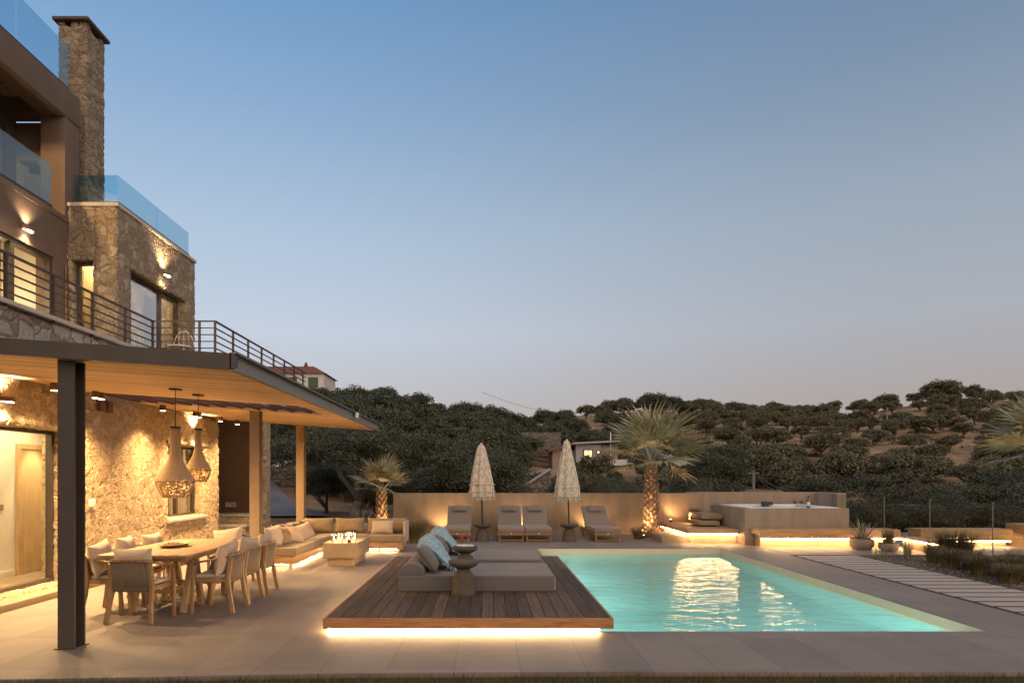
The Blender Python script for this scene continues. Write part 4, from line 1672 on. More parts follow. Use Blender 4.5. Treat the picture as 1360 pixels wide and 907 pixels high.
def wine(name, label, loc, drink=None, h=.2, r=.038, group=None):
    t = thing(name, label, 'glass', loc, group=group)
    m = MB()
    m.lathe([(.034, 0), (.034, .003), (.005, .008), (.004, h * .45), (r * .6, h * .52), (r, h * .68), (r * .96, h * .85), (r * .8, h)], n=16)
    m.build('bowl', M['wine_glass'], t, smooth='auto')
    if drink:
        m = MB()
        m.lathe([(.004, h * .48), (r * .58, h * .54), (r * .93, h * .67), (r * .93, h * .74), (0, h * .745)], n=16)
        m.build('drink', drink, t, smooth='auto')
    return t


tr = MB().lathe([(.0, 0), (.13, 0), (.14, .012), (.135, .016), (.125, .006), (0, .006)], n=24).build('drinks_tray', M['white_metal'], None, smooth='auto')
tr.location = (-.335, 10.46, .609)
tag(tr, 'small pale round tray under the red drinks', 'tray')
wine('cocktail_glass', 'stemmed glass of dark red drink, left one on the deck side table', (-.39, 10.44, .617), M['rose_drink'], .2, .042)
wine('cocktail_glass', 'stemmed glass of bright red drink, right one on the deck side table', (-.29, 10.47, .617), M['rose_drink'], .21, .042)


# ------------------------------------------------------------------ dining set
def build_dining():
    X, Y = -4.04, 9.06
    t = thing('dining_table', 'long teak dining table under the woven pendant lamps', 'table', (X, Y, 0))
    m = MB()
    n = 7
    for k in range(n):
        a = -.54 + k * 1.08 / n
        m.box(a + .002, a + 1.08 / n - .002, -1.06, 1.06, .722, .752)
    m.build('tabletop', M['table_wood'], t, bevel=.004)
    m = MB()
    for s in (-1, 1):
        m.box(s * .40 - .02, s * .40 + .02, -.86, .86, .655, .719)
        m.box(-.379, .379, s * .86 - .02, s * .86 + .02, .655, .719)
    m.build('apron', M['table_wood'], t)
    for sx in (-1, 1):
        for sy in (-1, 1):
            for (ya, yb) in ((.50, .66), (.40, .12)):
                m = MB()
                m.bar((sx * .34, sy * ya, .65), (sx * .30, sy * yb, 0), .085, .065, up=(1, 0, 0), w1=.07)
                m.build('leg', M['table_wood'], t, bevel=.006)
    m = MB()
    for sy in (-1, 1):
        m.bar((-.34, sy * .40, .22), (.34, sy * .40, .22), .05, .05)
    m.bar((0, -.375, .225), (0, .375, .225), .05, .05)
    m.build('stretcher', M['table_wood'], t)
    # platter
    p = thing('serving_platter', 'long wooden platter of dried fruit on the dining table', 'platter', (-4.12, 9.0, .754))
    m = MB()
    m.lathe([(0, 0), (.12, 0), (.2, .02), (.235, .045), (.225, .047), (.19, .03), (.1, .012), (0, .012)], n=30)
    o = m.build('dish', M['door_wood'], p, smooth='auto')
    o.scale = (.75, 1.25, 1)
    rs = random.Random(3)
    m = MB()
    for k in range(26):
        a, r = rs.uniform(0, 6.3), rs.uniform(0, .14)
        m.lathe([(0, 0), (.022, .008), (.026, .022), (.012, .036), (0, .04)], (r * math.cos(a) * .8, r * math.sin(a) * 1.2, .012), 7)
    m.build('fruit', M['fig'], p, smooth=True)

    # the armchair
    def chair(label):
        c = thing('dining_armchair', label, 'chair', group='teak armchairs around the dining table')
        W = M['teak']
        for s in (-1, 1):
            m = MB()
            m.path_bar([(s * .262, -.285, 0), (s * .245, -.245, .22), (s * .238, -.215, .43), (s * .232, -.235, .58), (s * .225, -.25, .69)], .042, .052, up=(0, 1, 0))
            m.build('rear_leg', W, c, bevel=.008)
            m = MB()
            m.path_bar([(s * .268, .215, 0), (s * .272, .205, .25), (s * .276, .19, .48), (s * .278, .165, .6)], .036, .046, up=(0, 1, 0))
            m.build('front_leg', W, c, bevel=.008)
            m = MB()
            m.path_bar([(s * .279, .20, .615), (s * .282, .10, .632), (s * .283, -.02, .652), (s * .275, -.13, .675), (s * .25, -.21, .695)], .052, .026)
            m.build('armrest', W, c, bevel=.008)
        m = MB()
        top = [(-.25, -.215, .70), (-.215, -.262, .715), (-.11, -.29, .725), (0, -.297, .728), (.11, -.29, .725), (.215, -.262, .715), (.25, -.215, .70)]
        m.path_bar(top, .034, .034)
        m.build('back_rail', W, c, bevel=.006)
        m = MB()
        m.box(-.235, .235, -.225, -.19, .375, .425)
        m.box(-.25, .25, .17, .205, .375, .425)
        for s in (-1, 1):
            m.box(s * .238 - .016, s * .238 + .016, -.189, .169, .375, .425)
        m.build('seat_frame', W, c, bevel=.005)
        m = MB()
        nst = 28
        for k in range(nst):
            u = -1 + 2 * k / (nst - 1)
            xt, xb = .222 * u, .2 * u
            yt = -.297 + .045 * u * u
            yb = -.235 + .012 * u * u
            m.tube([(xt, yt + .003, .725), ((xt * .55 + xb * .45), (yt + yb) / 2 - .012, .54), (xb, yb, .36)], .0064, 5)
        for z, q in ((.385, -.238), (.40, -.2395), (.415, -.241)):
            m.tube([(.205 * u, q + .012 * u * u - .004, z) for u in np.linspace(-1, 1, 9)], .0055, 5)
        m.build('rope_back', M['rope'], c, smooth=True)
        m = MB()
        m.box(-.225, .225, -.185, .19, .427, .475)
        m.build('seat_cushion', M['linen'], c, bevel=.018, seg=3)
        m = MB().cushion(.47, .40, .16, Matrix.Translation((0, -.165, .665)) @ Matrix.Rotation(R(14), 4, 'X'), seed=random.randint(0, 99))
        m.build('back_cushion', M['linen'], c, smooth=True)
        return c
    c0 = chair('teak armchair at the near end of the dining table, rope back to the camera')
    c0.location = (-4.04, 8.0, 0)
    c0.rotation_euler = (0, 0, R(-3))
    for x, y, a, lab in ((-4.02, 10.72, 181, 'teak armchair at the far end of the dining table facing the camera'),
                         (-3.40, 8.62, 90, 'teak armchair on the pool side of the dining table, closest to the camera'),
                         (-3.41, 9.24, 88, 'middle teak armchair on the pool side of the dining table'),
                         (-3.40, 9.92, 92, 'teak armchair on the pool side of the dining table, farthest from the camera'),
                         (-4.62, 8.50, -90, 'teak armchair on the stone wall side of the dining table, closest to the camera'),
                         (-4.66, 9.2, -87, 'middle teak armchair on the stone wall side of the dining table'),
                         (-4.64, 9.88, -92, 'teak armchair on the stone wall side of the dining table, farthest from the camera')):
        c = dup(c0, (x, y, 0), R(a), lab)
        for ch in c.children:
            if ch.name.startswith('back_cushion'):
                ch.rotation_euler = (R(random.uniform(-3, 3)), R(random.uniform(-9, 9)), R(random.uniform(-5, 5)))
                ch.location = (0, 0, random.uniform(-.01, .015))

    # pendants
    def pendant(label, x, y, zb, k, kz, zc):
        t = thing('pendant_lamp', label, 'pendant lamp', (x, y, zc), group='woven pendant lamps over the table')
        prof = [(.135, 0), (.17, .04), (.205, .12), (.232, .20), (.225, .225), (.19, .29), (.14, .37), (.095, .45), (.07, .53), (.062, .60), (.06, .86)]
        h = zb - zc
        m = MB()
        nn = 72
        pts = []
        for (r0, z0), (r1, z1) in zip(prof, prof[1:]):
            for q in range(7):
                pts.append((r0 + (r1 - r0) * q / 7, z0 + (z1 - z0) * q / 7))
        pts.append(prof[-1])
        v, f = [], []
        for i, (r, z) in enumerate(pts):
            for a in range(nn):
                th = 2 * PI * a / nn
                rr = r * k + .003 * ((i + a) % 2)
                v.append((rr * math.cos(th), rr * math.sin(th), h + z * kz))
            if i:
                for a in range(nn):
                    if 6 < i < 27 and mnoise.noise((a * .55, i * .8, 3)) > .22:
                        continue
                    o = nn * (i - 1)
                    f.append((o + a, o + (a + 1) % nn, o + nn + (a + 1) % nn, o + nn + a))
        m.add(v, f)
        sh = m.build('shade', M['wicker'], t, smooth=True)
        md = sh.modifiers.new('thickness', 'SOLIDIFY')
        md.thickness = .006
        m = MB()
        rim = prof[3]
        m.tube([((rim[0] * k + .006) * math.cos(a), (rim[0] * k + .006) * math.sin(a), h + rim[1] * kz) for a in np.linspace(0, 2 * PI, 32)], .006, 5)
        for a in np.linspace(0, 2 * PI, 13)[:-1]:
            m.tube([((r * k + .006) * math.cos(a), (r * k + .006) * math.sin(a), h + z * kz) for r, z in prof[:4]], .0035, 4)
        m.build('shade_rib', M['can'], t)
        zt = h + .86 * kz
        m = MB()
        m.lathe([(.062 * k + .004, 0), (.062 * k + .004, .025), (.0, .03)], (0, 0, zt), 18)
        m.build('cap', M['black'], t, smooth='auto')
        m = MB()
        m.tube([(0, 0, zt + .02), (0, 0, -.02)], .005, 6)
        m.build('cord', M['black'], t)
        m = MB()
        m.box(-.06, .06, -.06, .06, -.024, -.002)
        m.build('canopy', M['black'], t)
        m = MB()
        m.lathe([(.0, 0), (.035, .03), (.04, .06), (.02, .1), (0, .105)], (0, 0, h + .26 * kz), 12)
        m.build('bulb', M['dim_bulb'], t, smooth=True)
        lamp('POINT', (x, y, zc + h + .2), 1.6, WARM, t, shadow_soft_size=.05)
    pendant('larger woven wicker pendant lamp hanging nearer over the dining table', -4.04, 8.85, 1.40, 1.0, 1.04, zs(-4.04, 8.85))
    pendant('smaller woven wicker pendant lamp hanging behind the larger one', -4.02, 9.5, 1.60, .72, .83, zs(-4.02, 9.5))


build_dining()


# ------------------------------------------------------------------ sofa corner
def build_sofa():
    t = thing('corner_sofa', 'L shaped outdoor sofa with timber base, tan cushions and glowing underside', 'sofa', (-3.5, 15, 0))
    m = MB()
    m.prism([(-4.24, 12.5), (-3.53, 12.5), (-3.53, 15.14), (-1.88, 15.14), (-1.88, 15.96), (-4.24, 15.96)], .07, .225)
    m.build('base', M['teak_long'], t, True, bevel=.006)
    m = MB()
    for x, y in ((-3.62, 12.58), (-4.15, 12.58), (-3.62, 13.3), (-3.62, 14.0), (-3.62, 14.7), (-3.0, 15.24), (-2.4, 15.24), (-1.98, 15.24), (-1.98, 15.85)):
        m.box(x - .03, x + .03, y - .03, y + .03, .0, .069)
    m.build('feet', M['white_metal'], t, True)
    for a in ((-4.22, -3.49, 12.46, 13.82), (-4.22, -3.49, 13.84, 15.1), (-3.48, -2.68, 15.1, 15.94), (-2.66, -1.87, 15.1, 15.94), (-4.22, -3.49, 15.115, 15.94)):
        m = MB()
        m.box(*a, .228, .372)
        m.build('seat_cushion', M['tan_fabric'], t, True, bevel=.02, seg=3)
    m = MB()
    m.box(-1.885, -1.83, 15.3, 15.98, .20, .66)
    m.box(-4.24, -1.89, 15.965, 16.0, .2, .58)
    m.box(-4.28, -4.245, 12.9, 15.96, .2, .56)
    m.build('back_frame', M['linen'], t, True, bevel=.006)
    m = MB()
    m.tube([(-4.16, 12.6, .058), (-3.6, 12.6, .058), (-3.6, 15.22, .058), (-1.96, 15.22, .058)], .008, 6)
    m.build('led_strip', M['led'], t, True)

    def back(x, y, rz, w=.68, h=.36, lean=-14, z=.55, mat='tan_fabric', th=.2):
        c = MB().cushion(w, h, th, Matrix.Rotation(R(rz), 4, 'Z') @ Matrix.Rotation(R(lean), 4, 'X'), seed=int(x * 13 + y * 7))
        c.v = [(p[0] + x, p[1] + y, p[2] + z) for p in c.v]
        c.build('back_cushion', M[mat], t, True, smooth=True)
    for y in (13.2, 13.9, 14.55, 15.2):
        back(-4.08, y, 90, .64)
    back(-3.86, 15.74, 10)
    for x in (-3.17, -2.42):
        back(x, 15.76, 0, .7)
    back(-2.02, 15.74, -2, .36)

    def pil(x, y, z, w, h, rz, lean, mat, lab, roll=0):
        c = MB().cushion(w, h, .16, Matrix.Rotation(R(rz), 4, 'Z') @ Matrix.Rotation(R(lean), 4, 'X') @ Matrix.Rotation(R(roll), 4, 'Y'), seed=int(x * 31 + y * 17))
        o = c.build('scatter_cushion', M[mat], None, smooth=True)
        o.location = (x, y, z)
        tag(o, lab, 'cushion', 'scatter cushions on the sofa')
    pil(-3.98, 12.72, .55, .42, .40, 82, -24, 'linen', 'pale cushion at the dining end of the corner sofa, behind a chair')
    pil(-3.93, 13.2, .54, .44, .36, 84, -26, 'tan_fabric', 'tan cushion second from the dining end of the corner sofa')
    pil(-3.80, 13.5, .53, .40, .34, 60, -30, 'pink_linen', 'blush cushion leaning forward on the long arm of the sofa', 14)
    pil(-3.78, 14.2, .54, .44, .36, 62, -28, 'pink_linen', 'blush cushion nearest the inner corner of the sofa', -12)
    pil(-3.99, 12.98, .57, .40, .38, 92, -20, 'linen', 'pale cushion behind the tan one at the dining end of the sofa')
    pil(-3.97, 13.82, .56, .40, .36, 88, -20, 'tan_fabric', 'small tan cushion between the two blush cushions of the sofa')
    pil(-2.38, 15.5, .53, .52, .32, -4, -22, 'linen', 'pale oblong cushion on the far end of the sofa')

    # concrete fire table
    f = thing('concrete_coffee_table', 'square edged tan concrete block table set with candles', 'coffee table', (-2.75, 13.4, 0))
    m = MB()
    m.box(-3.07, -2.42, 12.75, 14.05, .15, .435)
    m.build('table_block', M['tan_concrete'], f, True, bevel=.008)
    m = MB()
    m.box(-3.0, -2.50, 12.82, 13.98, 0, .149)
    m.build('base', M['tan_concrete'], f, True, bevel=.006)
    rs = random.Random(5)
    labs = ['left front candle glass on the concrete table', 'candle glass in the middle of the concrete table front', 'right front candle glass on the concrete table',
            'candle glass at the left back of the concrete table', 'candle glass at the right back of the concrete table', 'tallest candle glass at the right of the concrete table']
    for (x, y, h), lab in zip(((-2.90, 12.92, .15), (-2.74, 12.90, .13), (-2.64, 13.0, .17), (-2.88, 13.25, .16), (-2.70, 13.3, .17), (-2.55, 13.15, .21)), labs):
        c = thing('candle_glass', lab, 'candle', (x, y, .436), group='candles on the concrete table')
        m = MB()
        m.lathe([(.0, 0), (.045, 0), (.052, .02), (.055, h), (.052, h), (.049, .025), (0, .012)], n=18)
        m.build('glass_cup', M['wine_glass'], c, smooth='auto')
        m = MB()
        m.lathe([(.032, .014), (.032, .06), (0, .058)], n=14)
        m.build('wax', M['wax'], c, smooth='auto')
        m = MB()
        m.lathe([(0, .06), (.009, .072), (.007, .09), (0, .108)], n=8)
        m.build('flame', M['flame'], c, smooth=True)
        lamp('POINT', (x, y, .436 + .12), 1.6, (1, .62, .28), c, shadow_soft_size=.015)
    for x, y, lab in ((-2.95, 13.1, 'small dark tealight cup on the left of the concrete table'), (-2.60, 12.86, 'small dark tealight cup on the right front of the concrete table')):
        c = MB().lathe([(0, 0), (.03, 0), (.036, .05), (.03, .05), (.026, .015), (0, .01)], n=14).build('tealight_cup', M['black'], None, smooth='auto')
        c.location = (x, y, .436)
        tag(c, lab, 'tealight')


build_sofa()


# ------------------------------------------------------------------ loungers and parasols
def build_loungers():
    t = thing('sun_lounger', 'single teak sun lounger left of the first closed parasol', 'sun lounger', group='sun loungers along the wall')
    W = M['lounger_wood']
    m = MB()
    for s in (-1, 1):
        m.box(s * .33 - .022, s * .33 + .022, 0, 1.95, .165, .245)
    m.box(-.307, .307, 0, .03, .165, .245)
    m.box(-.307, .307, 1.92, 1.95, .165, .245)
    for k in range(9):
        m.box(-.307, .307, .12 + k * .15, .2 + k * .15, .222, .243)
    m.build('frame', W, t, bevel=.004)
    for sx in (-1, 1):
        for y in (.03, 1.82):
            m = MB()
            m.box(sx * .30 - .022, sx * .30 + .022, y, y + .06, 0, .164)
            m.build('leg', W, t, bevel=.004)
    m = MB()
    for y in (.04, 1.83):
        m.box(-.277, .277, y, y + .035, .02, .055)
    m.build('stretcher', W, t)
    m = MB()
    m.lathe([(0, 0), (.02, 0), (.012, .012), (0, .012)], n=10)
    o = m.build('pull_knob', M['white_metal'], t)
    o.rotation_euler = (PI / 2, 0, 0)
    o.location = (.0, -.001, .205)
    m = MB()
    m.box(-.345, .345, -.01, 1.32, .248, .355)
    m.build('seat_mattress', M['lounger_fabric'], t, bevel=.022, seg=3)
    b = MB()
    b.box(-.335, .335, 0, .78, 0, .10)
    mt = Matrix.Translation((0, 1.31, .26)) @ Matrix.Rotation(R(42), 4, 'X')
    b.v = [tuple(mt @ Vector(p)) for p in b.v]
    bk = b.build('back_mattress', M['lounger_fabric'], t, bevel=.022, seg=3)
    b = MB()
    for s in (-.25, .25):
        b.box(s - .02, s + .02, 0, .76, -.05, -.005)
    b.v = [tuple(mt @ Vector(p)) for p in b.v]
    b.bar((-.2, 1.75, .6), (-.2, 1.85, .2), .03, .03)
    b.bar((.2, 1.75, .6), (.2, 1.85, .2), .03, .03)
    b.build('back_support', W, t)
    c = MB().cushion(.42, .19, .11, mt @ Matrix.Translation((0, .60, .135)) @ Matrix.Rotation(R(-90), 4, 'X'), seed=4)
    pl = c.build('head_pillow', M['lounger_fabric'], t, smooth=True)
    b = MB()
    for s in (-.09, 0, .1):
        b.bar((s, .66, .11), (s, .79, .103), .022, .008)
    b.v = [tuple(mt @ Vector(p)) for p in b.v]
    b.build('pillow_strap', M['black'], pl)
    t.location = (-.77, 17.55, 0)
    dup(t, (.62, 17.55, 0), 0, 'left lounger of the adjoining pair between the two closed parasols')
    dup(t, (1.33, 17.56, 0), 0, 'right lounger of the adjoining pair between the two closed parasols')
    dup(t, (3.10, 17.50, 0), R(3), 'single teak sun lounger between the second parasol and the lit palm')

    for x, y, lab, tl in ((-.12, 17.75, 'closed crochet parasol with scalloped hem left of the paired loungers', 'hourglass concrete parasol table left of the paired loungers'),
                          (2.13, 17.75, 'closed crochet parasol with long fringe right of the paired loungers', 'hourglass concrete parasol table right of the paired loungers')):
        u = thing('parasol', lab, 'parasol', (x, y, 0), group='closed parasols')
        hourglass(tl, (x, y, 0), .235, .44)
        m = MB()
        m.tube([(0, 0, .43), (-.03, 0, 1.4), (-.05, 0, 2.5)], .022, 10)
        m.build('pole', M['black'], u, smooth='auto')
        dx = -.03 if x < 1 else -.06
        top = 2.50 if x < 1 else 2.60
        bot = 1.15
        rf = lambda a, tt: 1 + .17 * (1 - tt * .6) * math.cos(8 * a + .5) + .05 * math.sin(3 * a + 1 + 4 * tt)
        prof = [(.285, 0), (.288, .10), (.275, .28), (.245, .5), (.195, .8), (.145, 1.06), (.105, 1.25), (.075, top - bot - .03), (.055, top - bot)]
        pts = []
        for (r0, z0), (r1, z1) in zip(prof, prof[1:]):
            for q in range(4):
                pts.append((r0 + (r1 - r0) * q / 4, z0 + (z1 - z0) * q / 4))
        pts.append(prof[-1])
        m = MB()
        m.lathe(pts, (dx, 0, bot), 64, rf)
        cn = m.build('canopy', M['lace'], u, smooth=True)
        m = MB()
        for k in range(72):
            a = 2 * PI * k / 72
            r = .29 * rf(a, 0)
            ln = (.07 + .03 * abs(math.sin(4 * a))) if x < 1 else (.05 + .10 * random.random())
            m.tube([(dx + r * math.cos(a), r * math.sin(a), bot + .02), (dx + r * 1.02 * math.cos(a), r * 1.02 * math.sin(a), bot - ln)], .009, 4)
        for zz in ((.12, .3) if x < 1 else (.22,)):
            prev = []
            for k in range(65):
                a = 2 * PI * k / 64
                r = (.30 if zz < .2 else .284) * rf(a, zz / 1.4)
                prev.append((dx + r * math.cos(a), r * math.sin(a), bot + zz + .03 * abs(math.sin(8 * a))))
            m.tube(prev, .012, 5)
        m.build('fringe', M['fringe'], cn)
        m = MB()
        m.lathe([(.0, 0), (.035, 0), (.03, .04), (0, .05)], (dx, 0, top), 12)
        m.build('finial', M['fringe'], u, smooth='auto')


build_loungers()


# ------------------------------------------------------------------ hot tub terrace
def build_tub():
    t = thing('hot_tub', 'sunken square hot tub in a tan rendered surround with lit water', 'hot tub', (7.5, 17.8, 0))
    m = MB()
    x0, x1, y0, y1 = 6.3, 8.85, 16.7, 19.1
    m.wall('Y', y0, y0 + .16, x0, x1, 0, .90)
    m.box(x0, x0 + .16, y0 + .161, y1, 0, .90)
    m.box(x1 - .16, x1, y0 + .161, y1, 0, .90)
    m.box(x0 + .161, x1 - .161, y1 - .16, y1, 0, .90)
    m.build('surround', M['tub_wall'], t, True, bevel=.008)
    m = MB()
    a, b, c, d = x0 + .162, x1 - .162, y0 + .162, y1 - .162
    for (p, q, r, s) in ((a, a + .2, c, d), (b - .2, b, c, d), (a + .2, b - .2, c, c + .2), (a + .2, b - .2, d - .2, d)):
        m.box(p, q, r, s, .30, .915)
    m.box(a + .2, b - .2, c + .2, d - .2, .3, .4)
    m.build('shell', M['tub_shell'], t, True, bevel=.02, weld=False)
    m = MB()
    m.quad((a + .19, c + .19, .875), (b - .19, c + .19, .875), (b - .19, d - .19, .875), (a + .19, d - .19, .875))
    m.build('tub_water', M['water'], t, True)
    lamp('POINT', (7.4, 17.9, .6), 12, (.66, .9, 1), t, shadow_soft_size=.15)
    lamp('POINT', (8.1, 17.6, .6), 8, (.66, .9, 1), t, shadow_soft_size=.15)
    m = MB()
    m.box(7.5, 7.78, 18.55, 18.72, .9, 1.0)
    m.build('headrest', M['black'], t, True, bevel=.03)
    # timber bench in front of the tub
    def bench(label, x0, x1, y0, y1, z=.42, th=.12, led_side='front'):
        b = thing('lit_bench', label, 'bench', ((x0 + x1) / 2, (y0 + y1) / 2, 0), group='benches with light strips below')
        m = MB()
        m.box(x0, x1, y0, y0 + .03, z - th - .08, z - .001)
        m.box(x0, x1, y0 + .032, y1, z - th, z)
        m.build('seat', M['teak_long'], b, True, bevel=.006)
        m = MB()
        m.box(x0 + .1, x1, y0 + .22, y1, 0, z - th - .003)
        m.build('base', M['tan_plaster'], b, True)
        m = MB()
        m.tube([(x0 + .06, y0 + .06, z - th - .095), (x1 - .02, y0 + .06, z - th - .10)], .015, 6)
        m.build('led_strip', M['led_soft'], b, True)
        return b
    bench('long timber bench with warm light below it in front of the hot tub', 6.42, 9.75, 16.1, 16.68)
    bench('timber topped bench with light below it beyond the glass fence', 10.35, 12.55, 16.3, 16.8, .42, .2)
    bench('higher lit bench at the right edge behind the glass fence', 12.6, 14.2, 15.9, 16.6, .55, .2)
    k = thing('lit_kerb', 'low lit kerb running from the bench towards the gravel bed', 'kerb', (9.9, 15.6, 0))
    m = MB()
    m.box(9.76, 10.05, 14.5, 16.05, 0, .22)
    m.build('kerb_block', M['tan_plaster'], k, True, bevel=.008)
    m = MB()
    m.box(9.66, 10.06, 14.46, 16.06, .222, .27)
    m.build('cap', M['teak_long'], k, True, bevel=.006)
    m = MB()
    m.tube([(9.70, 14.52, .205), (9.70, 16.04, .205)], .008, 6)
    m.build('led_strip', M['led_soft'], k, True)
    # platform and floating steps left of the tub
    p = thing('lit_platform', 'low timber edged platform with light strip leading up to the hot tub', 'platform', (5.6, 18, 0))
    m = MB()
    m.prism([(4.98, 17.0), (6.28, 17.0), (6.28, 19.95), (4.98, 19.95)], .25, .36)
    m.build('top', M['teak_long'], p, True, bevel=.006)
    m = MB()
    m.box(5.14, 6.28, 17.2, 19.95, .0, .248)
    m.build('base', M['tan_plaster'], p, True)
    m = MB()
    m.tube([(5.05, 19.8, .235), (5.05, 17.08, .235), (6.26, 17.08, .232)], .015, 6)
    m.build('led_strip', M['led_soft'], p, True)
    for x0, x1, y0, y1, z0, z1, lab in ((4.42, 5.08, 17.28, 18.5, 0, .17, 'lowest concrete step beside the palm at the platform'),
                                        (5.55, 6.1, 17.9, 18.9, .40, .50, 'lower floating concrete step against the hot tub'),
                                        (5.72, 6.28, 18.2, 19.4, .55, .68, 'upper floating concrete step against the hot tub')):
        s = MB().box(x0, x1, y0, y1, z0, z1).build('concrete_step', M['tan_concrete'], None, bevel=.008)
        tag(s, lab, 'step', 'steps up to the hot tub')
    m = MB().box(5.75, 6.25, 18.3, 18.85, .36, .40).box(5.8, 6.25, 18.3, 19.3, .50, .549)
    s = m.build('step_support', M['tub_wall'], None)
    tag(s, 'dark blocks carrying the floating steps by the tub', 'support')
    # lantern on the platform
    l = thing('lantern', 'small glowing lantern beside the floating steps', 'lantern', (5.95, 19.5, .69))
    l.location = (5.72, 19.3, .362)
    m = MB()
    m.lathe([(.07, 0), (.075, .02), (.09, .1), (.085, .22), (.05, .28), (.045, .28), (.075, .2), (.08, .1), (.06, .025), (0, .02)], n=16)
    m.build('glass_jar', M['wine_glass'], l, smooth='auto')
    m = MB()
    m.lathe([(0, .03), (.02, .04), (.03, .09), (.015, .15), (0, .18)], n=10)
    m.build('flame', M['flame'], l, smooth=True)
    lamp('POINT', (5.72, 19.3, .60), 5, (1, .45, .15), l, shadow_soft_size=.04)
    # drinks on the rim
    wine('wine_glass', 'left wine glass standing on the hot tub rim', (7.56, 16.78, .902), M['bottle_glass'], .22, .045)
    wine('wine_glass', 'right wine glass standing on the hot tub rim', (7.72, 16.78, .902), M['bottle_glass'], .22, .045)
    b = thing('wine_bottle', 'dark wine bottle standing on the hot tub rim', 'bottle', (7.89, 16.78, .902))
    m = MB()
    m.lathe([(.036, 0), (.038, .01), (.038, .19), (.03, .215), (.015, .235), (.014, .30), (0, .3)], n=18)
    m.build('body', M['bottle_glass'], b, smooth='auto')
    m = MB()
    m.lathe([(.0395, .06), (.0395, .15)], n=18)
    m.build('bottle_label', M['white_metal'], b, smooth='auto')
    m = MB()
    m.lathe([(.0165, .245), (.0165, .303), (0, .304)], n=12)
    m.build('cap', M['black'], b, smooth='auto')

    # glass fence
    g = thing('glass_fence', 'clear glass fence with slim steel posts right of the hot tub', 'fence', (10.2, 16, 0))
    pts = [(9.95, 19.8), (10.0, 17.2), (10.08, 15.55), (10.18, 13.75), (10.25, 12.1), (10.3, 10.4), (10.35, 8.7)]
    for a, b in zip(pts, pts[1:]):
        a, b = Vector(a), Vector(b)
        e = (b - a).normalized() * .03
        m = MB()
        m.bar((a.x + e.x, a.y + e.y, .64), (b.x - e.x, b.y - e.y, .64), .012, 1.06)
        m.build('pane', M['fence_glass'], g, True)
    for a in pts:
        m = MB()
        m.tube([(a[0], a[1], -.06), (a[0], a[1], 1.13)], .012, 8)
        m.lathe([(.0, -.006), (.02, 0), (.024, .02), (.014, .035), (0, .04)], (a[0], a[1], 1.12), 10)
        m.build('fence_post', M['fence_steel'], g, True, smooth='auto')


build_tub()


# ground spotlights ---------------------------------------------------
def ground_spot(label, loc, power, tgt, size=90, color=WARM):
    t = thing('ground_spotlight', label, 'spotlight', loc, group='small ground spotlights')
    m = MB()
    m.lathe([(.035, 0), (.04, .01), (.04, .07), (.032, .085)], n=14)
    m.build('housing', M['black'], t, smooth='auto')
    m = MB()
    m.lathe([(.031, .086), (.03, .09)], n=14)
    m.build('lens', M['lamp_glow'], t)
    lamp('SPOT', Vector(loc) + Vector((0, 0, .13)), power, color, t, target=tgt, spot_size=R(size), spot_blend=.7, shadow_soft_size=.03)


ground_spot('ground spotlight against the wall left of the single lounger', (-1.3, 19.6, 0), 10, (-1.3, 19.95, .8), 120)
ground_spot('ground spotlight against the wall behind the paired loungers', (1.0, 19.75, 0), 8, (1.0, 19.98, .8), 130)
ground_spot('ground spotlight against the wall behind the last lounger', (3.0, 19.75, 0), 10, (3.0, 19.98, .8), 130)
ground_spot('ground spotlight at the foot of the middle palm', (4.24, 18.56, 0), 26, (4.54, 18.9, 1.6), 95)
ground_spot('ground spotlight behind the middle palm', (5.3, 19.72, .36), 5, (5.6, 19.98, 1.0), 130)
ground_spot('ground spotlight at the foot of the right palm', (9.0, 11.1, -.05), 60, (9.42, 11.5, 1.7), 100)
ground_spot('ground spotlight at the foot of the left palm by the sofa', (-2.6, 18.1, 0), 16, (-2.86, 18.5, 1.5), 100)


